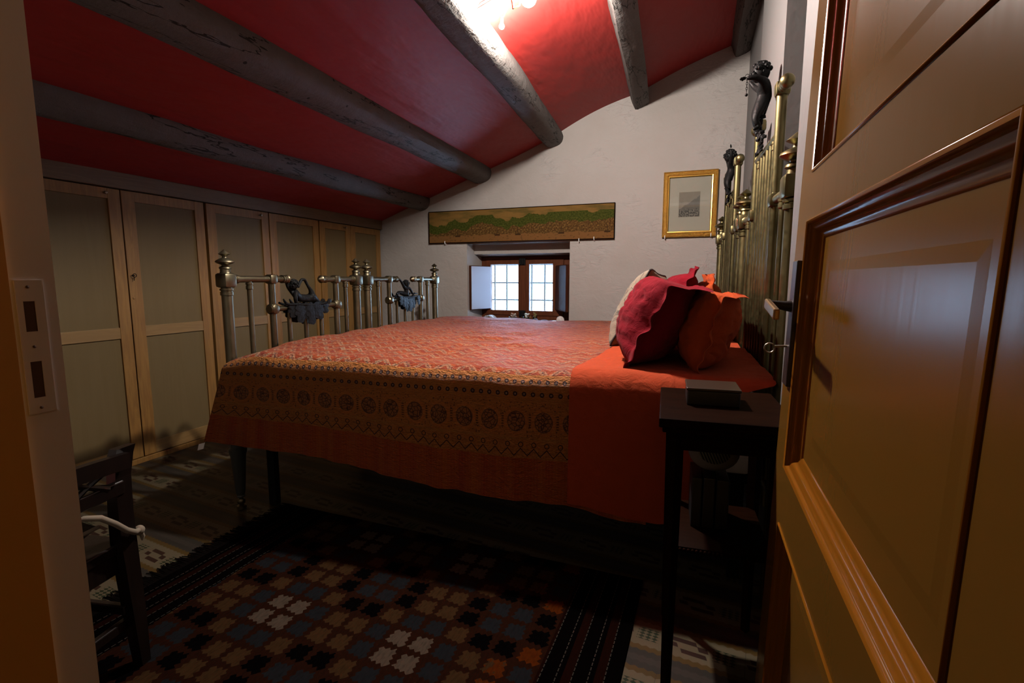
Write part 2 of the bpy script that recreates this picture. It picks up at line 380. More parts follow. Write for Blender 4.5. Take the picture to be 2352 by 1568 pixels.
def calibrate():
    for k, f in IORS.items(): M[k].node_tree.nodes['Principled BSDF'].inputs['IOR'].default_value = f
    for k, f in ALB.items():
        m = M.get(k)
        if not m: continue
        b = m.node_tree.nodes['Principled BSDF'].inputs['Base Color']
        if b.is_linked:
            src = b.links[0].from_socket; n = m.node_tree.nodes.new('ShaderNodeMix'); n.data_type = 'RGBA'; n.blend_type = 'MULTIPLY'
            n.inputs[0].default_value = 1.0; m.node_tree.links.new(src, n.inputs[6]); n.inputs[7].default_value = (f, f, f, 1)
            m.node_tree.links.new(n.outputs[2], b)
        else:
            c_ = b.default_value; b.default_value = (c_[0] * f, c_[1] * f, c_[2] * f, 1)

# ================================================================== mesh helpers
B_ROT = math.radians(3.2)
class MB:
    def __init__(s): s.v = []; s.f = []; s.uv = {}
    def add(s, vs, fs):
        k = len(s.v); s.v += [tuple(p) for p in vs]; s.f += [tuple(i + k for i in f) for f in fs]; return s
    def box(s, x0, x1, y0, y1, z0, z1, bev=0.0, xf=None):
        bm = bmesh.new(); bmesh.ops.create_cube(bm, size=1.0)
        for q in bm.verts: q.co = Vector(((x0 + x1) / 2 + q.co.x * (x1 - x0), (y0 + y1) / 2 + q.co.y * (y1 - y0), (z0 + z1) / 2 + q.co.z * (z1 - z0)))
        if bev: bmesh.ops.bevel(bm, geom=list(bm.edges), offset=bev, segments=2, profile=0.5, affect='EDGES')
        vs = [xf(q.co) if xf else q.co.copy() for q in bm.verts]; bm.verts.index_update()
        s.add(vs, [[q.index for q in f.verts] for f in bm.faces]); bm.free(); return s
    def tube(s, pts, rad, n=12, cap=True, sect=None):
        pts = [Vector(p) for p in pts]; N = len(pts)
        if not hasattr(rad, '__len__'): rad = [rad] * N
        vs = []; prev = None
        for i, p in enumerate(pts):
            t = (pts[min(i + 1, N - 1)] - pts[max(i - 1, 0)])
            t = t.normalized() if t.length > 1e-9 else Vector((0, 0, 1))
            if prev is None:
                a = Vector((0, 0, 1)) if abs(t.z) < 0.9 else Vector((1, 0, 0))
                nrm = t.cross(a).normalized()
            else:
                nrm = (prev - t * prev.dot(t)); nrm = nrm.normalized() if nrm.length > 1e-6 else t.cross(Vector((0, 0, 1))).normalized()
            prev = nrm; bn = t.cross(nrm)
            for j in range(n):
                a = 2 * PI * j / n; r = rad[i] * (sect(a) if sect else 1)
                vs.append(p + nrm * math.cos(a) * r + bn * math.sin(a) * r)
        fs = [(i * n + j, i * n + (j + 1) % n, (i + 1) * n + (j + 1) % n, (i + 1) * n + j) for i in range(N - 1) for j in range(n)]
        if cap: fs += [tuple(range(n - 1, -1, -1)), tuple((N - 1) * n + j for j in range(n))]
        return s.add(vs, fs)
    def lathe(s, prof, at, axis='z', n=20, sgn=1):
        """prof: list of (radius, height)"""
        vs = []
        for r, h in prof:
            for j in range(n):
                a = 2 * PI * j / n; c_, s_ = r * math.cos(a), r * math.sin(a); h2 = h * sgn
                vs.append({'z': (at[0] + c_, at[1] + s_, at[2] + h2), 'y': (at[0] + c_, at[1] + h2, at[2] + s_), 'x': (at[0] + h2, at[1] + c_, at[2] + s_)}[axis])
        N = len(prof)
        fs = [(i * n + j, i * n + (j + 1) % n, (i + 1) * n + (j + 1) % n, (i + 1) * n + j) for i in range(N - 1) for j in range(n)]
        fs += [tuple(range(n - 1, -1, -1)), tuple((N - 1) * n + j for j in range(n))]
        return s.add(vs, fs)
    def grid(s, fn, nu, nv, uvf=None, thick=0.0):
        k = len(s.v); P = [[Vector(fn(i / nu, j / nv)) for j in range(nv + 1)] for i in range(nu + 1)]
        W = nv + 1
        vs = [P[i][j] for i in range(nu + 1) for j in range(W)]
        fs = [(i * W + j, (i + 1) * W + j, (i + 1) * W + j + 1, i * W + j + 1) for i in range(nu) for j in range(nv)]
        if thick:
            nrm = []
            for i in range(nu + 1):
                for j in range(W):
                    a = P[min(i + 1, nu)][j] - P[max(i - 1, 0)][j]; b = P[i][min(j + 1, nv)] - P[i][max(j - 1, 0)]
                    nn_ = a.cross(b); nrm.append(nn_.normalized() if nn_.length > 1e-12 else Vector((0, 0, 1)))
            T = len(vs); vs = vs + [vs[i] - nrm[i] * thick for i in range(T)]
            fs += [tuple(reversed([a + T for a in f])) for f in fs[:nu * nv]]
            ring = [i * W for i in range(nu + 1)] + [nu * W + j for j in range(1, W)] + [i * W + nv for i in range(nu - 1, -1, -1)] + [j for j in range(nv - 1, 0, -1)]
            for a, b in zip(ring, ring[1:] + ring[:1]): fs.append((b, a, a + T, b + T))
            if uvf:
                for i in range(nu + 1):
                    for j in range(W): s.uv[k + T + i * W + j] = uvf(i / nu, j / nv)
        if uvf:
            for i in range(nu + 1):
                for j in range(W): s.uv[k + i * W + j] = uvf(i / nu, j / nv)
        return s.add(vs, fs)
    def prism(s, poly, fn, t0, t1):
        """poly 2-D outline, fn(a,b,t)->xyz"""
        n = len(poly); vs = [fn(a, b, t0) for a, b in poly] + [fn(a, b, t1) for a, b in poly]
        fs = [tuple(range(n)), tuple(range(2 * n - 1, n - 1, -1))] + [((i + 1) % n, i, i + n, (i + 1) % n + n) for i in range(n)]
        return s.add(vs, fs)
    def ball(s, c, r, n=12, sc=(1, 1, 1)):
        prof = []; vs = []; m_ = n // 2 + 2
        for i in range(m_ + 1):
            a = PI * i / m_; rr, h = math.sin(a) * r, -math.cos(a) * r
            for j in range(n):
                b = 2 * PI * j / n; vs.append((c[0] + rr * math.cos(b) * sc[0], c[1] + rr * math.sin(b) * sc[1], c[2] + h * sc[2]))
        fs = [(i * n + j, i * n + (j + 1) % n, (i + 1) * n + (j + 1) % n, (i + 1) * n + j) for i in range(m_) for j in range(n)]
        return s.add(vs, fs)
    def build(s, name, mat, parent=None, org=(0, 0, 0), rot=0.0, smooth=True, ang=40, tilt=None):
        me = bpy.data.meshes.new(name); o = Vector(org)
        me.from_pydata([tuple(Vector(p) - o) for p in s.v], [], s.f); me.validate()
        bm = bmesh.new(); bm.from_mesh(me); bmesh.ops.remove_doubles(bm, verts=bm.verts, dist=1e-6) if not s.uv else None
        bmesh.ops.recalc_face_normals(bm, faces=bm.faces); bm.to_mesh(me); bm.free()
        if s.uv:
            L = me.uv_layers.new(name='UVMap')
            for lp in me.loops: L.data[lp.index].uv = s.uv.get(lp.vertex_index, (0, 0))
        me.materials.append(M[mat] if isinstance(mat, str) else mat)
        if smooth:
            me.shade_smooth(); 
            try: me.set_sharp_from_angle(angle=math.radians(ang))
            except Exception: pass
        ob = bpy.data.objects.new(name, me); COL.objects.link(ob)
        if parent is not None: ob.parent = parent
        else:
            ob.location = Matrix.Rotation(rot, 3, 'Z') @ o; ob.rotation_euler = (0, 0, rot)
        return ob
def tag(o, label, cat, group=None):
    o['label'] = label; o['category'] = cat
    if group: o['group'] = group
    return o
def thing(name, label, cat, org=(0, 0, 0), rot=0.0, group=None):
    o = bpy.data.objects.new(name, None); COL.objects.link(o); o.empty_display_size = 0.05
    o.location = Matrix.Rotation(rot, 3, 'Z') @ Vector(org); o.rotation_euler = (0, 0, rot)
    return tag(o, label, cat, group)
def struct(name, mb, mat, smooth=False, ang=40):
    o = mb.build(name, mat, smooth=smooth, ang=ang); o['kind'] = 'structure'; return o
def skin(name, pts, edges, mat, parent=None, org=(0, 0, 0), sub=2, root=0):
    """one continuous figure grown over a skeleton; pts = (x,y,z,r)"""
    me = bpy.data.meshes.new(name); me.from_pydata([(p[0] - org[0], p[1] - org[1], p[2] - org[2]) for p in pts], edges, [])
    ob = bpy.data.objects.new(name, me); COL.objects.link(ob); me.materials.append(M[mat])
    md = ob.modifiers.new('Skin', 'SKIN'); md.use_smooth_shade = True
    if not me.skin_vertices: me.attributes.new
    bpy.context.view_layer.update()
    sv = me.skin_vertices[0].data if len(me.skin_vertices) else None
    if sv is None:
        bpy.context.view_layer.objects.active = ob; ob.select_set(True)
        bpy.ops.mesh.customdata_skin_add(); sv = me.skin_vertices[0].data
    for i, p in enumerate(pts): sv[i].radius = (p[3], p[3]); sv[i].use_root = (i == root)
    sb = ob.modifiers.new('Sub', 'SUBSURF'); sb.levels = sub; sb.render_levels = sub
    if parent is not None: ob.parent = parent
    return ob

# ================================================================== the room shell
FY = 4.10; WX = -2.82; NY = 0.345
beams = [  # far X, near X, far z centre, half width, half height, kind
    (-2.385, -2.250, 1.705, 0.085, 0.085, 'round'),
    (-1.790, -1.466, 1.915, 0.096, 0.090, 'oct'),
    (-1.155, -0.737, 2.150, 0.082, 0.078, 'oct'),
    (-0.480, -0.240, 2.385, 0.060, 0.092, 'rect'),
    (0.205, 0.190, 2.665, 0.056, 0.090, 'rect')]
DROP = [0.008, 0.03, 0.05, 0.05, 0.04]       # how far each beam sinks per metre toward the doorway
BY0 = 0.0
def beamX(i, Y):
    a = beams[i]; t = (FY - Y) / FY
    return a[0] + (a[1] - a[0]) * t
base_pts = [(-3.6, 1.541 - 0.29), (WX, 1.541), (-2.39, 1.70), (-1.79, 1.905), (-1.155, 2.150), (-0.48, 2.405), (0.205, 2.665), (0.9, 2.93)]
bulge = [0, 0, 0, -0.008, 0.028, 0.018, 0.0]
def ceil_z(X, Y):
    sh = 0.0
    t = (FY - Y) / FY
    xs = [-3.6, WX] + [beamX(i, Y) for i in range(5)] + [0.9]
    for k in range(7):
        if X <= xs[k + 1] or k == 6:
            f = (X - xs[k]) / (xs[k + 1] - xs[k]); f = max(0, min(1, f))
            zl, zr = base_pts[k][1], base_pts[k + 1][1]
            dr = [0, 0] + DROP + [0.04]
            zl -= dr[k] * (FY - Y); zr -= dr[k + 1] * (FY - Y)
            return zl + (zr - zl) * f + bulge[k] * math.sin(PI * f) + 0.006 * noise.noise(Vector((X * 2, Y * 1.5, 0)))
mb = MB(); mb.grid(lambda a, b: (-3.4 + 4.1 * a, -0.15 + 4.45 * b, ceil_z(-3.4 + 4.1 * a, -0.15 + 4.45 * b)), 140, 30)
mb.grid(lambda a, b: (-3.4 + 4.1 * a, -0.15 + 4.45 * b, 0.12 + ceil_z(-3.4 + 4.1 * a, -0.15 + 4.45 * b)), 40, 10)
struct('ceiling', mb, 'red_ceiling', smooth=True, ang=80)
labels = ['painted round ceiling beam just above the pine cupboards, lowest of the five',
          'grey painted ceiling beam second up from the cupboards, shaded',
          'crooked grey ceiling beam left of the lit bulb, its flank brightly lit',
          'squared grey ceiling beam right of the lit bulb, ending above the wall',
          'short dark ceiling beam ending in the corner above the tall bedstead']
for i, (xf, xn, zc, hw, hh, kind) in enumerate(beams):
    mb = MB(); n = 24; N = 90; vs = []
    y0, y1 = 0.30, FY + 0.04
    for a in range(N + 1):
        Y = y0 + (y1 - y0) * a / N; X = beamX(i, Y); Z = zc - DROP[i] * (FY - Y)
        X += 0.012 * noise.noise(Vector((Y * 1.3, i * 7, 0))); Z += 0.008 * noise.noise(Vector((Y * 1.3, i * 7, 5)))
        for j in range(n):
            th = 2 * PI * j / n; c_, s_ = math.cos(th), math.sin(th)
            pw = {'round': 2.0, 'oct': 2.9, 'rect': 9.0}[kind]
            k = (abs(c_) ** pw + abs(s_) ** pw) ** (-1 / pw)
            k *= 1 + 0.05 * noise.noise(Vector((c_ * 2, s_ * 2 + i * 9, Y * 2.2))) + 0.03 * noise.noise(Vector((c_ * 5, s_ * 5 + i * 9, Y * 9)))
            lx, lz = c_ * k * hw, s_ * k * hh
            if kind == 'rect': rr = math.radians(20); lx, lz = lx * math.cos(rr) - lz * math.sin(rr), lx * math.sin(rr) + lz * math.cos(rr)
            if kind == 'oct': rr = math.radians(14); lx, lz = lx * math.cos(rr) - lz * math.sin(rr), lx * math.sin(rr) + lz * math.cos(rr)
            vs.append((X + lx, Y, Z + lz))
    fs = [(a * n + j, a * n + (j + 1) % n, (a + 1) * n + (j + 1) % n, (a + 1) * n + j) for a in range(N) for j in range(n)]
    fs += [tuple(range(n)), tuple(N * n + j for j in range(n - 1, -1, -1))]
    mb.add(vs, fs)
    o = mb.build('trim_%d' % (i + 1), 'beam_paint', ang=35); o['kind'] = 'structure'
# far wall with the window recess
wx0, wx1, wz0, wz1 = -1.935, -1.0, 0.612, 1.31
ix0, ix1, iz0, iz1 = -1.925, -1.0, 0.612, 1.205     # at the window frame plane
WY = 4.43
def wall_strip(mb, X0, X1, z0, z1, nx, nz, amp=0.004):
    mb.grid(lambda a, b: (X0 + (X1 - X0) * a, FY + amp * noise.noise(Vector(((X0 + (X1 - X0) * a) * 3, 3, (z0 + (z1 - z0) * b) * 3))) * (1 if 0 < a < 1 and 0 < b < 1 else 0), z0 + (z1 - z0) * b), nx, nz)
mb = MB()
wall_strip(mb, -3.4, wx0, 0, 2.9, 20, 30); wall_strip(mb, wx1, 0.9, 0, 3.0, 30, 40)
wall_strip(mb, wx0, wx1, 0, wz0, 12, 8); wall_strip(mb, wx0, wx1, wz1, 2.9, 12, 20)
q_ = [(wx0, FY, wz0), (wx1, FY, wz0), (wx1, FY, wz1), (wx0, FY, wz1), (ix0, WY + 0.02, iz0), (ix1, WY + 0.02, iz0), (ix1, WY + 0.02, iz1), (ix0, WY + 0.02, iz1)]
mb.add(q_, [(0, 1, 5, 4)])
sof = [(FY, wz1), (4.24, 1.306), (4.252, 1.226), (WY + 0.02, 1.207)]
for (ya, za), (yb, zb) in zip(sof, sof[1:]): mb.add([(wx0, ya, za), (wx1, ya, za), (wx1, yb, zb), (wx0, yb, zb)], [(0, 1, 2, 3)])
mb.add([(wx0, FY, wz0), (ix0, WY + 0.02, iz0)] + [(wx0 + (ix0 - wx0) * (y_ - FY) / (WY + 0.02 - FY), y_, z_) for y_, z_ in sof[::-1]], [(0, 1, 2, 3, 4, 5)])
mb.add([(wx1, FY, wz0), (ix1, WY + 0.02, iz0)] + [(wx1, y_, z_) for y_, z_ in sof[::-1]], [(0, 1, 2, 3, 4, 5)])
# outer skin of the wall, with the same opening
YO = WY + 0.10
for X0, X1, z0, z1 in ((-3.4, ix0, 0, 2.9), (ix1, 0.9, 0, 3.0), (ix0, ix1, 0, iz0), (ix0, ix1, iz1, 2.9)):
    mb.add([(X0, YO, z0), (X1, YO, z0), (X1, YO, z1), (X0, YO, z1)], [(0, 1, 2, 3)])
mb.add([(ix0, WY + 0.02, iz0), (ix1, WY + 0.02, iz0), (ix1, WY + 0.02, iz1), (ix0, WY + 0.02, iz1), (ix0, YO, iz0), (ix1, YO, iz0), (ix1, YO, iz1), (ix0, YO, iz1)], [(0, 1, 5, 4), (1, 2, 6, 5), (2, 3, 7, 6), (3, 0, 4, 7)])
mb.box(-3.4, 0.9, FY + 0.01, YO, 2.9, 3.2)
struct('wall_back', mb, 'plaster', smooth=True, ang=30)
# right wall: pier behind the open door, recess, timber post casing, then the corner
prof = [(0.223, 0.345), (0.223, 1.488), (0.318, 1.488), (0.318, 2.09), (0.252, 2.09), (0.252, 2.95), (0.276, 2.95), (0.281, 4.12), (0.9, 4.12), (0.9, 0.345)]
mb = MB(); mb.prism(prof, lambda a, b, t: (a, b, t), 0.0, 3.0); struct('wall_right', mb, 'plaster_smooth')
# left wall behind the cupboards
mb = MB(); mb.box(-3.5, -3.4, 0.2, 4.2, 0, 2.0); struct('wall_left', mb, 'plaster')
# wall with the doorway (camera stands in the opening)
mb = MB(); mb.box(-3.5, -0.84, -0.15, NY, 0, 2.9); mb.box(0.30, 0.9, -0.15, NY, 0, 2.9); mb.box(-0.84, 0.30, -0.15, NY, 2.1, 2.9); struct('wall_front', mb, 'plaster')
# door frame: white rebate strip with strike plate, ochre reveal
mb = MB(); mb.box(-0.84, -0.660, 0.302, NY, 0, 2.1); mb.box(0.235, 0.30, 0.302, NY, 0, 2.1); mb.box(-0.84, 0.30, 0.302, NY, 2.06, 2.12)
fr = struct('door_frame', mb, 'jamb_white'); fr.name = 'trim_6'
mb = MB(); mb.box(-0.84, -0.652, -0.15, 0.302, 0, 2.1); mb.box(0.225, 0.30, -0.15, 0.302, 0, 2.1); mb.box(-0.652, 0.225, -0.15, 0.302, 2.04, 2.1)
struct('trim_7', mb, 'ochre_wall')
def strike(y0, y1, z0, z1):
    """thin painted plate around two mortices, on the jamb face"""
    t = thing('strike_plate', 'white painted strike plate with two dark slots in the left door jamb', 'strike plate', (-0.66, 0.321, 0.857))
    x = -0.6582
    mb = MB(); s0, s1 = 0.3145, 0.3245
    for a, b, c_, d_ in ((y0, s0, z0, z1), (s1, y1, z0, z1), (s0, s1, z0, 0.874), (s0, s1, 0.913, 0.945), (s0, s1, 0.977, z1)): mb.box(-0.66, x, a, b, c_, d_)
    mb.build('plate', 'jamb_white', t, (-0.66, 0.321, 0.857), smooth=False)
    mb = MB(); mb.box(-0.6600, -0.6590, s0, s1, 0.874, 0.913); mb.build('slot', 'mortice_dark', t, (-0.66, 0.321, 0.857), smooth=False)
    mb = MB(); mb.box(-0.6600, -0.6590, s0, s1, 0.945, 0.977); mb.build('slot', 'mortice_dark', t, (-0.66, 0.321, 0.857), smooth=False)
    for z in (0.992, 0.929, 0.863):
        mb = MB(); mb.lathe([(0.0016, 0), (0.0016, 0.0006), (0.0001, 0.001)], (x, 0.3195, z), 'x', 10); mb.build('screw', 'mortice_dark', t, (-0.66, 0.321, 0.857))
strike(0.309, 0.333, 0.857, 0.999)
# floor
mb = MB(); TR = math.radians(-6.8)
cs, sn = math.cos(TR), math.sin(TR)
pl = [(-3.5, -1.8), (1.3, -1.8), (1.3, 4.2), (-3.5, 4.2)]
mb.prism([(a * cs + b * sn, -a * sn + b * cs) for a, b in pl], lambda a, b, t: (a, b, t), -0.05, 0.0)
fl = mb.build('floor', 'cement_tiles', rot=TR, smooth=False); fl['kind'] = 'structure'
# hall the photographer stands in
mb = MB()
mb.box(-1.5, -1.4, -1.7, -0.15, 0, 2.5); mb.box(1.1, 1.2, -1.7, -0.15, 0, 2.5); mb.box(-1.5, 1.2, -1.8, -1.7, 0, 2.5); mb.box(-1.5, 1.2, -1.8, -0.10, 2.5, 2.6)
struct('wall_hall', mb, 'ochre_wall')

# ================================================================== window
wt = bpy.data.objects.new('window_1', None); COL.objects.link(wt); wt['kind'] = 'structure'; wt.location = (-1.5, WY, 0.66)
WO = (-1.5, WY, 0.66)
mb = MB()
mb.box(-1.925, -1.872, WY - 0.03, WY + 0.03, 0.635, 1.205, 0.004); mb.box(-1.125, -1.0, WY - 0.03, WY + 0.03, 0.635, 1.205, 0.004)
mb.box(-1.925, -1.0, WY - 0.032, WY + 0.03, 1.175, 1.207, 0.004); mb.box(-1.925, -1.0, WY - 0.035, WY + 0.03, 0.625, 0.668, 0.004)
mb.build('window_frame', 'window_wood', wt, WO, smooth=False)
def sash(x0, x1, gx0, gx1, gz0, gz1):
    mb = MB(); y0, y1 = WY - 0.045, WY + 0.0
    mb.box(x0, gx0, y0, y1, 0.668, 1.175, 0.003); mb.box(gx1, x1, y0, y1, 0.668, 1.175, 0.003)
    mb.box(gx0, gx1, y0, y1, gz1, 1.175, 0.003); mb.box(gx0, gx1, y0, y1, 0.668, gz0, 0.003)
    o = mb.build('casement', 'window_wood', wt, WO, smooth=False)
    mb = MB(); mb.box(gx0, gx1, WY - 0.022, WY - 0.019, gz0, gz1); mb.build('pane', 'pane_glass', o, WO, smooth=False)
sash(-1.872, -1.508, -1.828, -1.553, 0.712, 1.136); sash(-1.500, -1.125, -1.447, -1.225, 0.712, 1.136)
mb = MB(); mb.box(-1.532, -1.476, WY - 0.062, WY - 0.045, 0.668, 1.175, 0.003); mb.build('cover_strip', 'window_wood', wt, WO, smooth=False)
for z0, z1 in ((1.128, 1.19), (0.655, 0.715)):
    mb = MB(); mb.box(-1.535, -1.475, WY - 0.075, WY - 0.062, z0, z1, 0.003); mb.box(-1.524, -1.512, WY - 0.09, WY - 0.062, z0 + 0.008, z1 - 0.012, 0.002); mb.box(-1.498, -1.486, WY - 0.09, WY - 0.062, z0 + 0.008, z1 - 0.012, 0.002)
    mb.build('bolt_keep', 'black_iron', wt, WO, smooth=False)
def leaf(name, x0, y0, x1, y1, z0, z1, t, inner, outer, side):
    d = Vector((x1 - x0, y1 - y0, 0)); L = d.length; d.normalize(); nrm = Vector((-d.y, d.x, 0)) * side
    f = lambda c: (x0 + d.x * c.x + nrm.x * c.y, y0 + d.y * c.x + nrm.y * c.y, c.z)
    mb = MB(); mb.box(0, L, 0.002, t, z0, z1, 0.002, f); o = mb.build(name, outer, wt, WO, smooth=False)
    mb = MB(); mb.box(0.012, L - 0.006, -0.003, 0.0022, z0 + 0.006, z1 - 0.006, 0.001, f); mb.build('shutter_face', inner, o, WO, smooth=False)
leaf('shutter', -1.826, 4.40, -1.912, 4.128, 0.722, 1.122, 0.022, 'shutter_white', 'shutter_wood', 1 if False else -1)
leaf('shutter', -1.205, 4.40, -1.035, 4.135, 0.722, 1.122, 0.022, 'shutter_wood', 'shutter_wood', 1)
gr = thing('window_grille', 'iron grille of crossed bars outside the small window', 'grille', (-1.5, 4.60, 0.60))
for x in (-2.0, -1.87, -1.745, -1.62, -1.49, -1.36, -1.24, -1.10):
    mb = MB(); mb.tube([(x, 4.60, 0.56), (x, 4.60, 1.30)], 0.008, 10); mb.build('vertical_bar', 'grille_iron', gr, (-1.5, 4.60, 0.60))
for z in (0.62, 0.80, 0.965, 1.14):
    mb = MB(); mb.tube([(-2.05, 4.612, z), (-0.95, 4.612, z)], 0.008, 10); mb.build('cross_bar', 'grille_iron', gr, (-1.5, 4.60, 0.60))
for x in (-2.0, -1.10):
    for z in (0.60, 1.26):
        mb = MB(); mb.tube([(x, YO - 0.01, z), (x, 4.60, z)], 0.006, 8); mb.build('bracket', 'grille_iron', gr, (-1.5, 4.60, 0.60))

# ================================================================== fitted cupboards along the low wall
wd = thing('cupboard', 'low fitted pine cupboard run with pale plywood door panels under the sloping ceiling', 'cupboard', (WX, 2.2, 0))
O = (WX, 2.2, 0)
mb = MB(); mb.box(WX - 0.55, WX - 0.03, 0.35, FY - 0.01, 0.0, 1.46); mb.build('carcass', 'plywood', wd, O, smooth=False)
mb = MB(); mb.box(WX - 0.03, WX + 0.012, 0.35, FY - 0.008, 1.463, 1.545, 0.003); mb.build('fascia_board', 'pine_fascia', wd, O, smooth=False)
mb = MB(); mb.box(WX - 0.03, WX + 0.004, 0.35, FY - 0.008, 0.0, 0.028, 0.002); mb.build('kick_board', 'pine', wd, O, smooth=False)
doors = [(0.36, 0.83, 0), (0.835, 1.315, 1), (1.32, 1.797, 0), (1.803, 2.268, 1), (2.286, 2.758, 0), (2.768, 3.25, 1), (3.266, 3.64, 0), (3.646, 4.075, 1)]
for i, (y0, y1, hand) in enumerate(doors):
    sl = 0.062 if i != 3 else 0.066; sr = 0.058; t0, t1 = WX - 0.03, WX - 0.002
    tilt = 0.010 if i % 2 else 0.004
    mb = MB(); zb, zt = 0.032, 1.458
    mb.box(t0, t1, y0, y0 + sl, zb, zt, 0.002); mb.box(t0, t1, y1 - sr, y1, zb, zt, 0.002); mb.box(t0, t1 - 0.001, y0 + sl, y1 - sr, zt - 0.052, zt, 0.001)
    d = mb.build('door', 'pine', wd, O, smooth=False)
    mb = MB(); mb.box(t0, t1 - 0.0015, y0 + sl, y1 - sr, 0.690, 0.748, 0.001); mb.build('middle_rail', 'pine_light', d, O, smooth=False)
    mb = MB(); mb.box(t0, t1 - 0.0015, y0 + sl, y1 - sr, zb, 0.10, 0.001); mb.build('bottom_rail', 'pine_light', d, O, smooth=False)
    mb = MB(); mb.box(t0, t1 - 0.010, y0 + sl, y1 - sr, 0.748, zt - 0.052); mb.build('upper_panel', 'plywood', d, O, smooth=False)
    mb = MB(); mb.box(t0, t1 - 0.010, y0 + sl, y1 - sr, 0.10, 0.690); mb.build('lower_panel', 'plywood', d, O, smooth=False)
    if hand:
        yk = y0 + 0.022; mb = MB(); mb.lathe([(0.004, 0), (0.004, 0.004), (0.0025, 0.006), (0.0025, 0.016)], (t1, yk, 1.02), 'x', 10)
        mb.tube([(t1 + 0.016, yk + 0.009 * math.cos(a), 1.02 + 0.009 * math.sin(a)) for a in [2 * PI * k / 12 for k in range(13)]], 0.002, 6)
        mb.tube([(t1 + 0.012, yk, 1.012), (t1 + 0.014, yk - 0.004, 0.992)], 0.0018, 6); mb.build('key', 'black_iron', d, O)
        mb = MB(); mb.lathe([(0.006, 0), (0.006, 0.003), (0.001, 0.004)], (t1, yk - 0.004, 0.90), 'x', 10); mb.build('knob', 'pine', d, O)
    else:
        mb = MB(); mb.lathe([(0.005, 0), (0.003, 0.008), (0.008, 0.016), (0.006, 0.022), (0.001, 0.024)], (t1, y1 - 0.075, 1.432), 'x', 12); mb.build('catch_knob', 'steel', d, O)

# ================================================================== pictures
PY = FY - 0.004
t = thing('panorama_picture', 'long narrow panoramic harbour picture hanging above the window', 'picture', (-1.465, FY, 1.318))
O = (-1.465, FY, 1.318); p0, p1, z0, z1 = -2.300, -0.634, 1.319, 1.600
mb = MB(); mb.box(p0, p1, PY - 0.022, PY, z0, z1, 0.001); mb.build('board', 'dark_wood', t, O, smooth=False)
mb = MB(); mb.grid(lambda a, b: (p0 + 0.006 + (p1 - p0 - 0.012) * a, PY - 0.0228, z0 + 0.006 + (z1 - z0 - 0.012) * b), 2, 2, uvf=lambda a, b: ((p1 - p0) * a, (z1 - z0) * b)); mb.build('print', 'panorama_print', t, O, smooth=False)
mb = MB()
for a in ((p0, p1, z0, z0 + 0.006), (p0, p1, z1 - 0.006, z1), (p0, p0 + 0.006, z0, z1), (p1 - 0.006, p1, z0, z1)): mb.box(a[0], a[1], PY - 0.026, PY - 0.02, a[2], a[3], 0.001)
mb.build('thin_frame', 'dark_wood', t, O, smooth=False)
def hook(x, z, lab, grp):
    mb = MB(); y = FY - 0.036
    mb.tube([(x, FY, z - 0.014), (x, y + 0.004, z - 0.014), (x, y, z - 0.010), (x, y - 0.001, z + 0.010)], 0.0028, 8)
    tag(mb.build('wall_hook', 'white_paint', None, (x, FY, z - 0.014)), lab, 'hook')
hook(-2.135, 1.327, 'small white hook holding the left end of the long picture', None)
hook(-0.918, 1.318, 'small white hook left of another under the long picture, above the window edge', None)
hook(-0.795, 1.328, 'small white hook nearest the right end of the long picture', None)
t = thing('framed_picture', 'small gilt framed mountain print with wide cream mount', 'picture', (-0.08, FY, 1.316))
O = (-0.08, FY, 1.316); a0, a1, b0, b1 = -0.273, 0.112, 1.317, 1.802; fw = 0.046
mb = MB()
def bar(mb, pts, prof):
    """mitred frame: closed rectangle pts, profile (inset, depth)"""
    pass
rings = [(0.0, 0.0), (0.0, 0.020), (0.006, 0.026), (0.010, 0.020), (0.030, 0.030), (0.036, 0.020), (fw, 0.012), (fw, 0.0)]
vs = []
for ins, dep in rings:
    for X, Z in ((a0 + ins, b0 + ins), (a1 - ins, b0 + ins), (a1 - ins, b1 - ins), (a0 + ins, b1 - ins)): vs.append((X, PY - dep, Z))
fs = [(r_ * 4 + j, r_ * 4 + (j + 1) % 4, (r_ + 1) * 4 + (j + 1) % 4, (r_ + 1) * 4 + j) for r_ in range(len(rings) - 1) for j in range(4)]
mb.add(vs, fs); mb.build('frame', 'gilt', t, O, smooth=False)
mb = MB()
vs = []
for ins, dep in [(0.033, 0.018), (0.036, 0.027), (0.041, 0.026), (0.046, 0.012)]:
    for X, Z in ((a0 + ins, b0 + ins), (a1 - ins, b0 + ins), (a1 - ins, b1 - ins), (a0 + ins, b1 - ins)): vs.append((X, PY - dep, Z))
mb.add(vs, [(r_ * 4 + j, r_ * 4 + (j + 1) % 4, (r_ + 1) * 4 + (j + 1) % 4, (r_ + 1) * 4 + j) for r_ in range(3) for j in range(4)]); mb.build('inner_bead', 'gilt_plain', t, O, smooth=False)
mb = MB(); mb.box(a0 + 0.04, a1 - 0.04, PY - 0.007, PY - 0.002, b0 + 0.04, b1 - 0.04); mb.build('mount', 'mount', t, O, smooth=False)
mb = MB(); mb.grid(lambda a, b: (-0.158 + 0.151 * a, PY - 0.0078, 1.466 + 0.184 * b), 2, 2, uvf=lambda a, b: (a, b)); mb.build('print', 'mountain_print', t, O, smooth=False)
mb = MB(); mb.box(a0 + 0.042, a1 - 0.042, PY - 0.012, PY - 0.011, b0 + 0.042, b1 - 0.042); mb.build('glazing', 'pane_glass', t, O, smooth=False)
hook(-0.250, 1.322, 'small white hook under the left corner of the gilt frame', None)
hook(0.078, 1.330, 'small white hook under the right corner of the gilt frame', None)

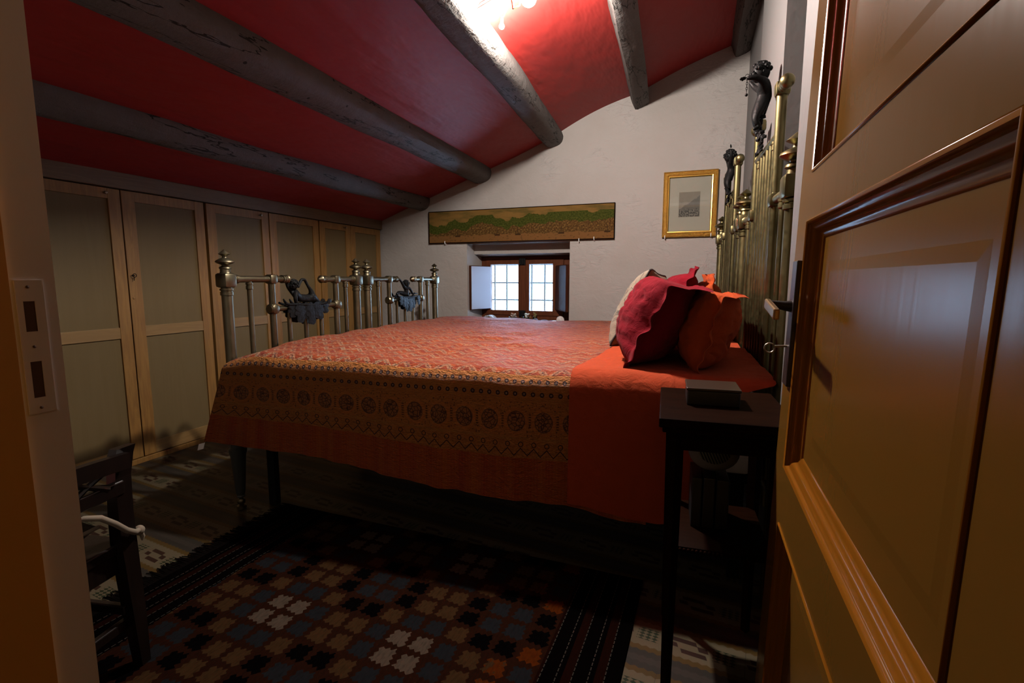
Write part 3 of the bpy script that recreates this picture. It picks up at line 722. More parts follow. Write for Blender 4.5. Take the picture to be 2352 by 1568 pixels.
# ================================================================== things on the window sill
SZ = wz0
mb = MB(); ar = [(0.062 * math.cos(a) * 1.0, 0.058 * math.sin(a)) for a in [PI * k / 14 for k in range(15)]]
ai = [(x_ * 0.80, z_ * 0.80) for x_, z_ in ar]
mb.prism(ar + ai[::-1], lambda a, b, t_: (-1.805 + a, 4.26 + t_, SZ + b), 0, 0.085)
tag(mb.build('stone_arch', 'speckled_stone', None, (-1.805, 4.30, SZ), ang=30), 'speckled grey arched stone on the window sill below the white shutter', 'ornament')
mb = MB(); mb.box(-1.715, -1.63, 4.23, 4.29, SZ, SZ + 0.026, 0.003); tag(mb.build('little_case', 'black_box', None, (-1.67, 4.26, SZ), smooth=False), 'small flat dark case beside the arched stone on the window sill', 'case')
def jar(x, y, r, h, lab, kind):
    t = thing('flower_jar', lab, 'jar', (x, y, SZ)); O = (x, y, SZ)
    mb = MB(); mb.lathe([(r * 0.9, 0), (r, 0.004), (r, h), (r * 1.05, h + 0.003), (r * 0.92, h), (r * 0.92, 0.006), (0.0005, 0.006)], (x, y, SZ), n=18); mb.build('jar', 'jar_glass', t, O)
    rnd = random.Random(int(x * 1000))
    mb = MB()
    for k in range(9):
        a = rnd.uniform(0, 2 * PI); b = rnd.uniform(0.3, 1.0); mb.tube([(x + math.cos(a) * r * 0.5, y + math.sin(a) * r * 0.5, SZ + 0.008), (x + math.cos(a) * r * b, y + math.sin(a) * r * b, SZ + h * 0.9), (x + math.cos(a) * r * b * 1.6, y + math.sin(a) * r * b * 1.6, SZ + h + 0.02 * rnd.random())], 0.0015, 6)
    mb.build('stems', 'dried_stem', t, O)
    for k, (mat, cnt, spread) in enumerate(kind):
        mb = MB()
        for j in range(cnt):
            a = rnd.uniform(0, 2 * PI); b = rnd.uniform(0, spread)
            c = Vector((x + math.cos(a) * b, y + math.sin(a) * b * 0.6, SZ + h + rnd.uniform(0.0, 0.028)))
            for p_ in range(5):
                an = p_ * 1.257 + a; tip = c + Vector((math.cos(an) * 0.012, math.sin(an) * 0.012, rnd.uniform(-0.004, 0.012)))
                mb.tube([c, (c + tip) / 2 + Vector((0, 0, 0.003)), tip], [0.002, 0.004, 0.0008], 6)
        mb.build('flower_head', mat, t, O)
jar(-1.562, 4.26, 0.036, 0.048, 'glass jar of pink and orange dried flowers left of the window bolt', [('dried_flower', 9, 0.04), ('dried_orange', 4, 0.03)])
jar(-1.432, 4.26, 0.030, 0.048, 'glass jar of white dried flowers right of the window bolt', [('white_flower', 9, 0.026)])
jar(-1.362, 4.30, 0.020, 0.055, 'slim glass jar of dry yellow stems on the window sill', [('dried_stem', 5, 0.015)])
mb = MB(); mb.ball((-1.333, 4.22, SZ + 0.022), 0.024, 14, (1.1, 0.9, 0.9)); tag(mb.build('pebble', 'dark_stone', None, (-1.333, 4.22, SZ)), 'round dark pebble beside the slim jar on the sill', 'stone')
mb = MB(); mb.ball((-1.265, 4.27, SZ + 0.015), 0.03, 14, (1.5, 0.8, 0.52)); tag(mb.build('flat_stone', 'dark_stone', None, (-1.265, 4.27, SZ)), 'flat dark purple stone between the pebble and the shell', 'stone')
mb = MB(); mb.ball((-1.10, 4.20, SZ + 0.036), 0.036, 18, (1.0, 0.55, 1.0))
mb.tube([(-1.10 + (0.004 + 0.0015 * k) * math.cos(k * 0.5), 4.178, SZ + 0.036 + (0.004 + 0.0015 * k) * math.sin(k * 0.5)) for k in range(16)], 0.0022, 6)
tag(mb.build('sea_shell', 'shell', None, (-1.10, 4.20, SZ)), 'round whitish spiral shell at the right end of the window sill', 'shell')

# ================================================================== ceiling lamp
t = thing('ceiling_lamp', 'lit bulb lamp hung close under the red ceiling between two beams', 'ceiling lamp', (LAMP_POS[0], LAMP_POS[1], 2.30)); O = (LAMP_POS[0], LAMP_POS[1], 2.30)
lx, ly, lz = LAMP_POS
mb = MB(); mb.ball((lx, ly, lz), 0.03, 20); mb.build('bulb', 'bulb_glow', t, O)
mb = MB(); mb.lathe([(0.010, 0.026), (0.017, 0.030), (0.020, 0.050), (0.020, 0.085), (0.004, 0.090)], (lx, ly, lz), n=20); mb.build('bulb_holder', 'socket_brown', t, O)
mb = MB(); mb.ball((-0.815, 2.09, 2.050), 0.011, 16); mb.build('small_bulb', 'small_bulb_glow', t, O)  # added bulb, put in to widen the white patch on the ceiling
mb = MB(); mb.lathe([(0.004, 0.010), (0.007, 0.012), (0.007, 0.035), (0.002, 0.040)], (-0.815, 2.09, 2.050), n=12); mb.tube([(-0.815, 2.09, 2.075), (-0.78, 2.05, 2.085), (-0.735, 1.99, 2.10)], 0.0015, 6); mb.build('small_bulb_holder', 'socket_brown', t, O)  # holder and lead for the added bulb
mb = MB(); mb.tube([(-0.725, 1.95, 2.15), (-0.722, 1.95, 2.10), (-0.712, 1.95, 2.035)], 0.0045, 10); mb.tube([(-0.712, 1.95, 2.035), (-0.69, 1.955, 2.045), (lx - 0.020, ly, 2.130)], 0.003, 8); mb.build('bracket', 'socket_brown', t, O)
mb = MB()
mb.tube([(-0.888, 1.96, 2.000), (-0.880, 1.955, 2.045), (-0.86, 1.95, 2.064), (-0.80, 1.95, 2.085), (-0.75, 1.95, 2.11), (-0.722, 1.95, 2.13)], 0.0018, 8)
mb.tube([(-0.886, 1.96, 2.005), (-0.875, 1.955, 2.06), (-0.85, 1.95, 2.082), (-0.80, 1.95, 2.098), (-0.75, 1.95, 2.125), (-0.722, 1.95, 2.14)], 0.0018, 8)
mb.build('wire', 'wire_red', t, O)

# ================================================================== bedsteads (built in the beds' own frame: p = toward headboard, a = away along the headboards)
PF, PH = -1.746, 0.340
def octbox(mb, c, s, axis='z', ch=0.35):
    """cube joint with cut corners"""
    x, y, z = c; mb.box(x - s, x + s, y - s, y + s, z - s, z + s, s * ch)
FIN = [(0.013, 0), (0.017, 0.004), (0.016, 0.010), (0.009, 0.017), (0.010, 0.021), (0.021, 0.027), (0.026, 0.033), (0.024, 0.040), (0.016, 0.047), (0.007, 0.053), (0.006, 0.060), (0.010, 0.064), (0.017, 0.070), (0.011, 0.078), (0.004, 0.087), (0.0005, 0.091)]
def finial(name, x, y, z, k, par, O, mat='brass'):
    mb = MB(); mb.lathe([(r_ * k * 1.55, h_ * k) for r_, h_ in FIN], (x, y, z), n=24); return mb.build(name, mat, par, O)
def rail_y(mb, x, y0, y1, z, r):
    mb.tube([(x, y0, z), (x, y1, z)], r, 16)
def collar(mb, x, y, z, r, axis='z', sgn=1):
    mb.lathe([(r * 1.0, 0), (r * 1.35, 0.001), (r * 1.35, 0.008), (r * 1.15, 0.010), (r * 1.15, 0.014), (r * 1.3, 0.015), (r * 1.3, 0.028), (r, 0.031)], (x, y, z), axis, 16, sgn)
def leaf_swag(name, par, O, x, pts_top, drops, th=0.006, seed=1):
    """cast foliage: overlapping lobed leaves hanging from a branch"""
    rnd = random.Random(seed); mb = MB()
    for (a, z), (da, dz), L, W in drops:
        d = Vector((da, dz)); d.normalize(); nrm = Vector((-d.y, d.x)); out = []
        prof = [(0, 0.12), (0.12, 0.62), (0.25, 0.95), (0.33, 0.70), (0.42, 0.98), (0.55, 1.0), (0.62, 0.62), (0.72, 0.66), (0.82, 0.74), (0.93, 0.60), (1.0, 0.22)]
        for t_, w_ in prof: out.append(Vector((a, z)) + d * L * t_ + nrm * W * w_)
        for t_, w_ in reversed(prof[:-1]): out.append(Vector((a, z)) + d * L * t_ - nrm * W * w_)
        k = rnd.uniform(-0.006, 0.006); n_ = len(out); cx = Vector((a, z)) + d * L * 0.5
        # domed leaf front/back
        vs = [(x + k - 0.010 + 0.0, cx.x, cx.y)] + [(x + k, p_.x, p_.y) for p_ in out] + [(x + k + th, cx.x, cx.y)] + [(x + k + th * 0.5, p_.x, p_.y) for p_ in out]
        fs = [(0, 1 + i, 1 + (i + 1) % n_) for i in range(n_)] + [(n_ + 1, n_ + 2 + (i + 1) % n_, n_ + 2 + i) for i in range(n_)] + [(1 + i, n_ + 2 + i, n_ + 2 + (i + 1) % n_, 1 + (i + 1) % n_) for i in range(n_)]
        mb.add(vs, fs)
    for path in pts_top: mb.tube([(x + 0.0, a, z) for a, z in path], [0.006] * (len(path) - 1) + [0.003], 8)
    return mb.build(name, 'black_iron', par, O, ang=50)
def cherub_head(name, c, r, par, O, facing):
    """small cast head: skull, face features and curls as one surface cluster"""
    mb = MB(); f = Vector(facing).normalized(); up = Vector((0, 0, 1)); sd = f.cross(up).normalized()
    c = Vector(c); mb.ball(c, r, 16, (0.92, 0.92, 1.05))
    mb.ball(c + f * r * 0.35 - up * r * 0.35, r * 0.68, 12)                       # jaw and cheeks
    mb.ball(c + f * r * 1.00 - up * r * 0.15, r * 0.16, 8)                        # nose
    for s_ in (-1, 1):
        mb.ball(c + f * r * 0.80 + sd * r * 0.36 * s_ - up * r * 0.25, r * 0.26, 8)
        mb.ball(c + sd * r * 0.92 * s_ - up * r * 0.1, r * 0.2, 8, (0.8, 0.8, 1.3))
        mb.ball(c + f * r * 0.9 + sd * r * 0.32 * s_ + up * r * 0.08, r * 0.1, 8)
    mb.ball(c + f * r * 0.93 - up * r * 0.48, r * 0.17, 8, (1, 1, 0.5))
    rnd = random.Random(3)
    for k in range(34):
        th = rnd.uniform(0, 2 * PI); ph = rnd.uniform(0.05, 1.0)
        d = up * math.cos(ph * 1.45) + (sd * math.cos(th) - f * (0.2 + 0.8 * abs(math.sin(th))) * (1 if k % 4 else -0.8)) * math.sin(ph * 1.45)
        mb.ball(c + d.normalized() * r * 0.95, r * 0.25, 8)
    return mb.build(name, 'black_iron', par, O, ang=60)

def bedstead(a0, a1, lab, far):
    O = (-0.70, (a0 + a1) / 2, 0)
    bed = thing('brass_bed', lab, 'bed', O, B_ROT, 'pair of brass single beds pushed together')
    W = a1 - a0; i0 = a0 + 0.250; i1 = a1 - (0.196 if not far else 0.243)
    if far: i0 = 2.938; i1 = 3.380
    ac = (i0 + i1) / 2
    # ---- footboard
    fb = MB()
    for a, ir in ((a0, 1), (a1, 1)): pass
    fb.tube([(PF, a0, 0.28), (PF, a0, 0.985)], 0.0215, 20); collar(fb, PF, a0, 0.962, 0.0195, 'z', -1)
    foot = fb.build('footboard', 'brass', bed, O)
    mb = MB(); mb.tube([(PF, a1, 0.28), (PF, a1, 0.985)], 0.0215, 20); collar(mb, PF, a1, 0.962, 0.0195, 'z', -1); mb.build('post', 'brass', foot, O)
    for a in (a0, a1):
        mb = MB(); octbox(mb, (PF, a, 0.995), 0.030); mb.lathe([(0.022, 0.03), (0.020, 0.036), (0.020, 0.050), (0.018, 0.052)], (PF, a, 0.995), n=20); mb.build('corner_block', 'brass', foot, O)
        finial('finial', PF, a, 1.040, 0.90, foot, O)
    for s_, ap, ain, kn in ((1, a0, i0, i0 + 0.095), (-1, a1, i1, i1 - 0.115)):
        mb = MB(); rail_y(mb, PF, ap, kn, 1.0, 0.0145); collar(mb, PF, ap + s_ * 0.028, 1.0, 0.0145, 'y', s_)
        collar(mb, PF, kn - s_ * 0.030, 1.0, 0.0145, 'y', s_)
        mb.lathe([(0.019, 0), (0.021, 0.006), (0.016, 0.014), (0.008, 0.019), (0.006, 0.022), (0.0005, 0.026)], (PF, kn, 1.0), 'y', 16, s_)
        mb.build('top_rail', 'brass', foot, O)
        mb = MB(); octbox(mb, (PF, ain, 1.0), 0.022, ch=0.5); mb.tube([(PF, ain, 0.30), (PF, ain, 0.99)], 0.0150, 16); mb.build('inner_post', 'brass', foot, O)
        sp = ap + s_ * (0.122 if not (far and s_ > 0) else 0.124); sp = ap + s_ * (0.120 if s_ > 0 else (0.108 if not far else 0.130))
        mb = MB(); mb.tube([(PF, sp, 0.30), (PF, sp, 0.99)], 0.0110, 14); collar(mb, PF, sp, 0.985, 0.011, 'z', -1); mb.build('spindle', 'brass', foot, O)
        mb = MB(); mb.lathe([(0.017, -0.024), (0.023, -0.020), (0.024, -0.010), (0.024, 0.010), (0.023, 0.020), (0.017, 0.024)], (PF, ain, 0.862), 'x', 8); mb.lathe([(0.018, -0.024), (0.024, -0.018), (0.024, 0.018), (0.018, 0.024)], (PF, ain, 0.862), 'y', 12); mb.build('joint', 'brass', foot, O)
    mb = MB(); rail_y(mb, PF, i0, i1, 0.862, 0.0125); mb.build('middle_rail', 'brass', foot, O)
    for k in range(3):
        a = i0 + (i1 - i0) * (0.22, 0.465, 0.72)[k]
        mb = MB(); mb.tube([(PF, a, 0.30), (PF, a, 0.86)], 0.0105, 14); mb.build('spindle', 'brass', foot, O)
    mb = MB(); rail_y(mb, PF, a0, a1, 0.315, 0.014); mb.build('bottom_rail', 'brass', foot, O)
    for a in (a0, a1):
        mb = MB(); mb.lathe([(0.014, 0.055), (0.018, 0.060), (0.015, 0.066), (0.018, 0.075), (0.020, 0.090), (0.031, 0.245), (0.036, 0.262), (0.036, 0.275), (0.028, 0.282), (0.026, 0.31)], (PF, a, 0), n=20)
        l = mb.build('leg', 'grey_leg', foot, O)
        mb = MB(); mb.ball((PF, a, 0.036), 0.017, 14); mb.lathe([(0.015, 0.0), (0.019, 0.004), (0.019, 0.016), (0.013, 0.020)], (PF, a, 0), n=16); mb.tube([(PF, a, 0.036), (PF, a, 0.058)], 0.008, 10); mb.build('caster', 'brass', l, O)
    # cast figure and leaves on the middle rail
    x = PF
    if not far:
        fig = [(x, 2.057, 0.948, 0.011), (x, 2.066, 0.928, 0.024), (x, 2.078, 0.908, 0.021), (x, 2.110, 0.905, 0.022), (x, 2.145, 0.902, 0.022), (x - 0.004, 2.180, 0.903, 0.019), (x, 2.205, 0.897, 0.014), (x, 2.235, 0.876, 0.010),
               (x + 0.012, 2.046, 0.925, 0.013), (x + 0.014, 2.040, 0.902, 0.010), (x + 0.010, 2.052, 0.878, 0.009),
               (x - 0.012, 2.045, 0.940, 0.012), (x - 0.012, 2.022, 0.965, 0.009), (x - 0.010, 2.006, 0.998, 0.006),
               (x + 0.006, 2.172, 0.922, 0.018), (x + 0.006, 2.164, 0.946, 0.011), (x + 0.004, 2.146, 0.966, 0.007), (x + 0.002, 2.128, 0.998, 0.008), (x, 2.106, 0.998, 0.008), (x, 2.090, 0.978, 0.007), (x, 2.078, 0.958, 0.008)]
        ed = [(0, 1), (1, 2), (2, 3), (3, 4), (4, 5), (5, 6), (6, 7), (1, 8), (8, 9), (9, 10), (1, 11), (11, 12), (12, 13), (5, 14), (14, 15), (15, 16), (16, 17), (17, 18), (18, 19), (19, 20)]
        skin('cherub_figure', fig, ed, 'black_iron', foot, O, root=3)
        cherub_head('cherub_head', (x, 2.048, 0.974), 0.024, foot, O, (0.2, -1, 0))
        tops = [[(1.966, 0.888), (1.99, 0.880), (2.05, 0.878), (2.15, 0.870), (2.25, 0.874), (2.302, 0.888)], [(2.02, 0.878), (2.003, 0.893), (1.995, 0.905)]]
        drops = [((2.01, 0.885), (0.15, -1), 0.075, 0.030), ((2.06, 0.885), (0.05, -1), 0.105, 0.034), ((2.11, 0.885), (0.1, -1), 0.09, 0.036), ((2.14, 0.885), (0.05, -1), 0.122, 0.036), ((2.19, 0.885), (-0.1, -1), 0.09, 0.036), ((2.215, 0.885), (0.05, -1), 0.10, 0.032), ((2.255, 0.885), (0.25, -1), 0.07, 0.026), ((2.27, 0.88), (1, 0.25), 0.035, 0.012)]
    else:
        fig = [(x, 3.166, 0.946, 0.009), (x, 3.170, 0.930, 0.020), (x, 3.176, 0.912, 0.017), (x, 3.168, 0.893, 0.022), (x - 0.010, 3.120, 0.905, 0.016), (x - 0.014, 3.080, 0.910, 0.012), (x - 0.014, 3.056, 0.888, 0.009), (x - 0.012, 3.02, 0.884, 0.006),
               (x, 3.140, 0.945, 0.012), (x, 3.112, 0.972, 0.009), (x, 3.080, 0.998, 0.007), (x, 3.030, 1.012, 0.006),
               (x + 0.012, 3.19, 0.94, 0.010), (x + 0.014, 3.215, 0.915, 0.009), (x + 0.012, 3.24, 0.892, 0.007)]
        ed = [(0, 1), (1, 2), (2, 3), (3, 4), (4, 5), (5, 6), (6, 7), (1, 8), (8, 9), (9, 10), (10, 11), (1, 12), (12, 13), (13, 14)]
        skin('cherub_figure', fig, ed, 'black_iron', foot, O, root=2)
        cherub_head('cherub_head', (x, 3.166, 0.970), 0.023, foot, O, (0.3, 1, 0))
        tops = [[(3.0, 0.906), (3.02, 0.886), (3.10, 0.878), (3.2, 0.872), (3.30, 0.880), (3.35, 0.876)], [(3.22, 0.88), (3.25, 0.900), (3.30, 0.895)]]
        drops = [((3.05, 0.885), (0.1, -1), 0.065, 0.024), ((3.085, 0.88), (0.15, -1), 0.075, 0.026), ((3.13, 0.88), (0.0, -1), 0.095, 0.030), ((3.19, 0.88), (0.05, -1), 0.115, 0.030), ((3.24, 0.88), (0.05, -1), 0.09, 0.030), ((3.30, 0.88), (0.25, -1), 0.07, 0.024)]
    drops = [(p_, d_, L_ * 0.96, W_ * 1.12) for p_, d_, L_, W_ in drops]
    leaf_swag('leaf_swag', foot, O, x - 0.018, tops, drops, seed=5 if far else 2)
    leaf_swag('leaf_swag', foot, O, x + 0.018, tops, drops, seed=6 if far else 3)
    # ---- headboard
    b0, b1 = (1.640, 2.585) if not far else (2.700, 3.640); j0, j1 = b0 + 0.262, b1 - 0.262; hc = (j0 + j1) / 2
    ZR, ZT = 1.262, 1.615
    mb = MB(); mb.tube([(PH, b0, 0.0), (PH, b0, ZR - 0.02)], 0.0225, 20); collar(mb, PH, b0, ZR - 0.035, 0.0215, 'z', -1); head = mb.build('headboard', 'old_gold_brass', bed, O)
    mb = MB(); mb.tube([(PH, b1, 0.0), (PH, b1, ZR - 0.02)], 0.0225, 20); collar(mb, PH, b1, ZR - 0.035, 0.0215, 'z', -1); mb.build('post', 'old_gold_brass', head, O)
    for a in (b0, b1):
        mb = MB(); octbox(mb, (PH, a, ZR), 0.034); mb.lathe([(0.026, 0.03), (0.024, 0.040), (0.022, 0.052), (0.016, 0.056)], (PH, a, ZR), n=20)
        mb.build('corner_block', 'old_gold_brass', head, O); finial('finial', PH, a, ZR + 0.048, 1.12, head, O, 'old_gold_brass')
    if not far:
        mb = MB(); mb.box(PH - 0.037, PH + 0.0, b1 - 0.018, b1 + 0.018, ZR - 0.018, ZR + 0.018, 0.006); mb.build('copper_boss', 'copper_brass', head, O)
    for s_, ap, ain in ((1, b0, j0), (-1, b1, j1)):
        mb = MB(); rail_y(mb, PH, ap, ain, ZR, 0.0150); collar(mb, PH, ap + s_ * 0.03, ZR, 0.015, 'y', s_); mb.build('side_rail', 'old_gold_brass', head, O)
        mb = MB(); mb.tube([(PH, ain, 0.25), (PH, ain, ZT - 0.01)], 0.0165, 18); octbox(mb, (PH, ain, ZR), 0.024, ch=0.5); octbox(mb, (PH, ain, ZT), 0.0225, ch=0.4); mb.build('tall_post', 'old_gold_brass', head, O)
        mb = MB(); mb.tube([(PH, ain, ZT), (PH, ain - s_ * 0.045, ZT)], 0.0145, 16); collar(mb, PH, ain - s_ * 0.024, ZT, 0.0145, 'y', -s_)
        mb.ball((PH, ain - s_ * 0.070, ZT), 0.0225, 18); mb.build('ball_end', 'old_gold_brass', head, O)
        for k in (0.5,):
            a = ap + (ain - ap) * k; mb = MB(); mb.tube([(PH, a, 0.25), (PH, a, ZR)], 0.0125, 14); collar(mb, PH, a, ZR - 0.014, 0.0125, 'z', -1); mb.build('spindle', 'old_gold_brass', head, O)
    mb = MB(); rail_y(mb, PH, j0, j1, 1.475, 0.013); mb.build('middle_rail', 'old_gold_brass', head, O)
    for k in range(6):
        a = j0 + (j1 - j0) * (k + 1) / 7; mb = MB(); mb.tube([(PH, a, 0.25), (PH, a, 1.475)], 0.0105, 14)
        if k in (0, 5): collar(mb, PH, a, 1.465, 0.0105, 'z', -1)
        mb.build('spindle', 'old_gold_brass', head, O)
    mb = MB(); rail_y(mb, PH, b0, b1, 0.33, 0.014); mb.build('bottom_rail', 'old_gold_brass', head, O)
    x = PH - 0.012; c = hc + (0.02 if not far else -0.03)
    if not far:
        F = [(x - 0.012, c, 1.722, 0.013), (x - 0.006, c, 1.698, 0.031), (x - 0.006, c, 1.668, 0.028), (x - 0.010, c, 1.640, 0.027), (x - 0.018, c, 1.622, 0.026),
             (x - 0.034, c - 0.030, 1.598, 0.018), (x - 0.036, c - 0.034, 1.574, 0.013), (x - 0.022, c - 0.034, 1.555, 0.010), (x - 0.044, c - 0.036, 1.545, 0.006),
             (x - 0.026, c + 0.034, 1.60, 0.018), (x - 0.014, c + 0.040, 1.562, 0.014), (x - 0.006, c + 0.040, 1.535, 0.010), (x - 0.020, c + 0.042, 1.520, 0.006),
             (x - 0.020, c - 0.045, 1.712, 0.014), (x - 0.048, c - 0.052, 1.722, 0.011), (x - 0.076, c - 0.052, 1.722, 0.007),
             (x - 0.014, c + 0.050, 1.708, 0.014), (x - 0.028, c + 0.085, 1.730, 0.010), (x - 0.046, c + 0.10, 1.760, 0.007)]
        E_ = [(0, 1), (1, 2), (2, 3), (3, 4), (4, 5), (5, 6), (6, 7), (7, 8), (4, 9), (9, 10), (10, 11), (11, 12), (1, 13), (13, 14), (14, 15), (1, 16), (16, 17), (17, 18)]
        hp = (x - 0.022, c, 1.755); hand = Vector((x - 0.080, c - 0.052, 1.722)); hf = (-1, -0.2, -0.1)
    else:
        F = [(x - 0.010, c, 1.655, 0.010), (x, c, 1.634, 0.026), (x, c, 1.608, 0.022), (x - 0.006, c, 1.580, 0.024), (x - 0.012, c, 1.563, 0.024),
             (x - 0.022, c - 0.028, 1.545, 0.016), (x - 0.020, c - 0.034, 1.52, 0.011), (x - 0.010, c - 0.034, 1.500, 0.007),
             (x - 0.022, c + 0.028, 1.545, 0.016), (x - 0.018, c + 0.034, 1.52, 0.011), (x - 0.008, c + 0.034, 1.500, 0.007),
             (x - 0.010, c - 0.045, 1.645, 0.012), (x - 0.012, c - 0.07, 1.675, 0.009), (x - 0.016, c - 0.075, 1.705, 0.006),
             (x - 0.010, c + 0.045, 1.64, 0.012), (x - 0.012, c + 0.075, 1.66, 0.009), (x - 0.020, c + 0.10, 1.685, 0.006)]
        E_ = [(0, 1), (1, 2), (2, 3), (3, 4), (4, 5), (5, 6), (6, 7), (4, 8), (8, 9), (9, 10), (1, 11), (11, 12), (12, 13), (1, 14), (14, 15), (15, 16)]
        hp = (x - 0.010, c, 1.685); hand = Vector((x - 0.016, c - 0.078, 1.712)); hf = (-1, -0.5, 0.1)
    skin('cherub_figure', F, E_, 'black_iron', head, O, root=3)
    cherub_head('cherub_head', hp, 0.034 if not far else 0.032, head, O, hf)
    mb = MB()                                                            # spread fingers
    d0 = Vector((-1, 0, 0)) if not far else Vector((-0.2, -0.2, 1)).normalized()
    for k, (dy, dz, L) in enumerate(((-0.5, 0.35, 0.012), (-0.22, 0.15, 0.017), (0.0, 0.0, 0.019), (0.22, -0.15, 0.017), (0.45, -0.5, 0.013))):
        d_ = (d0 + Vector((0, dy, dz)) * 0.9).normalized(); mb.tube([hand, hand + d_ * L * 0.6, hand + d_ * L + Vector((0, 0, -0.002))], [0.0042, 0.0034, 0.0018], 8)
    mb.build('fingers', 'black_iron', head, O)
    # drapery / vine running down the rails
    mb = MB(); rnd = random.Random(4)
    ztop = 1.60 if not far else 1.56
    for k in range(16):
        t_ = k / 15; z_ = ztop - 0.115 * t_; a_ = c + 0.05 * math.sin(t_ * 7) + rnd.uniform(-0.02, 0.02)
        p_ = Vector((PH - 0.016 - 0.010 * rnd.random(), a_, z_)); L = 0.022 + 0.014 * rnd.random(); an = rnd.uniform(-1.2, 1.2)
        tip = p_ + Vector((-0.010, math.sin(an) * L, -math.cos(an) * L)); mb.tube([p_, (p_ + tip) / 2, tip], [0.004, 0.012, 0.001], 7, sect=lambda q: 0.45 + 0.55 * abs(math.cos(q)))
    mb.build('leaf_drape', 'black_iron', head, O)
    if not far:
        # short chain with a ball, hanging from the raised hand
        hx, hy, hz = hand.x + 0.006, hand.y, hand.z + 0.004
        mb = MB()
        for k in range(6):
            zc_ = hz - 0.006 - k * 0.0085
            if k % 2: ring = [(hx, hy + 0.0030 * math.cos(q), zc_ + 0.0056 * math.sin(q)) for q in [2 * PI * j / 10 for j in range(11)]]
            else: ring = [(hx + 0.0030 * math.cos(q), hy, zc_ + 0.0056 * math.sin(q)) for q in [2 * PI * j / 10 for j in range(11)]]
            mb.tube(ring, 0.0010, 6)
        mb.tube([(hx + 0.007 * math.cos(q), hy, hz + 0.002 + 0.007 * math.sin(q)) for q in [2 * PI * j / 12 for j in range(13)]], 0.001, 6)
        mb.ball((hx, hy, hz - 0.062), 0.0055, 10); mb.build('chain', 'black_iron', head, O)
    # ---- sprung base with square iron legs, and mattress
    mb = MB(); mb.box(PF + 0.04, PH - 0.03, a0 + 0.05, a0 + 0.075, 0.34, 0.385, 0.003); mb.box(PF + 0.04, PH - 0.03, a1 - 0.075, a1 - 0.05, 0.34, 0.385, 0.003)
    for k in range(9):
        p_ = PF + 0.05 + (PH - PF - 0.12) * k / 8; mb.box(p_ - 0.015, p_ + 0.015, a0 + 0.05, a1 - 0.05, 0.365, 0.385)
    base = mb.build('bed_base', 'black_iron', bed, O, smooth=False)
    for p_ in (-1.645, 0.25):
        for a in (a0 + 0.086, a1 - 0.086):
            mb = MB(); mb.box(p_ - 0.019, p_ + 0.019, a - 0.016, a + 0.016, 0.0, 0.365, 0.003); mb.build('leg', 'black_iron', base, O, smooth=False)
    mb = MB(); mb.box(PF + 0.035, PH - 0.04, a0 - 0.02 if not far else a0 + 0.0, a1 + 0.02, 0.386, 0.640, 0.04); mb.build('mattress', 'mattress_cloth', bed, O)
    return bed
bedstead(1.654, 2.572, 'aged brass single bed nearer the doorway, cherubs on foot and head boards', False)
bedstead(2.685, 3.623, 'aged brass single bed on the window side with leaf ornaments', True)

# ================================================================== quilt over both beds
def hem_z(p):
    k = [(-1.84, 0.322), (-1.336, 0.318), (-1.15, 0.300), (-0.95, 0.276), (-0.75, 0.256), (-0.6, 0.247), (-0.29, 0.250), (-0.10, 0.222), (0.0, 0.220)]
    for (x0, z0_), (x1, z1_) in zip(k, k[1:]):
        if p <= x1: f = max(0, (p - x0) / (x1 - x0)); f = f * f * (3 - 2 * f); return z0_ + (z1_ - z0_) * f
    return k[-1][1]
Z_TOP = 0.705
def topz(p, a):
    # gentle lie of the bedding: a little higher toward the foot rail, hollows between
    z = 0.694 + 0.014 * max(0, min(1, (-p - 0.9) / 0.8)) + 0.012 * noise.noise(Vector((p * 3.2, a * 3.0, 1))) + 0.007 * (1 - abs(2.2 * noise.noise(Vector((p * 1.6 + a * 1.2, a * 5.5 - p * 1.5, 6))))) * min(1, max(0, (a - 1.75) / 0.4)) + 0.0050 * noise.noise(Vector((p * 8, a * 6, 3)))
    z -= 0.050 * max(0, min(1, (-p - 1.52) / 0.20)) ** 2 * max(0.15, min(1, (2.05 - a) / 0.45))
    z += 0.004 * abs(noise.noise(Vector((p * 4, a * 11, 8))))
    return z
ARC0, ARC1 = 0.362, 0.455
def cover_pos(p, v, lift=0.0, flare=True, hz=None):
    """v = arc length from the near hem (metres)"""
    zr = 0.628; A = 1.592
    h = (hem_z(p) if hz is None else hz)
    fold = 0.007 * noise.noise(Vector((p * 7.0, v * 1.2, 2))) + 0.004 * noise.noise(Vector((p * 18, v * 2, 4)))
    pp = p
    if v < ARC0:
        t = v / ARC0; z = h + (zr - h) * t; k = (1 - t)
        a = A - 0.006 * t - 0.020 * k + fold * (0.4 + 1.3 * k) * 1.3
        if flare and p < -1.45: f = (-p - 1.45) / 0.26; pp = p - 0.125 * (f ** 2) * (0.15 + 0.85 * k ** 1.1)
        y = a - lift
        return (pp, y, z)
    if v < ARC1:
        t = (v - ARC0) / (ARC1 - ARC0); th = t * PI / 2
        zt = topz(p, A + 0.06); a = A - 0.006 + 0.062 * (1 - math.cos(th)) + fold * 0.5 * (1 - t); z = zr + (zt - zr) * math.sin(th)
        if flare and p < -1.45: f = (-p - 1.45) / 0.26; pp = p - 0.125 * (f ** 2) * 0.15 * (1 - t)
        n_ = Vector((0, -math.cos(th), math.sin(th))) * lift
        return (pp, a + n_.y, z + n_.z)
    s = v - ARC1; A1 = A + 0.056
    aend = 3.66
    a = A1 + s
    if a < aend: return (p, a, topz(p, a) + lift)
    e = a - aend
    z = topz(p, aend)
    return (p, aend + min(e, 0.03) * 0.6 + lift, z + lift - max(0, e - 0.01))
VT = 2.80
QO = (-0.9, 2.6, 0.62)
mb = MB()
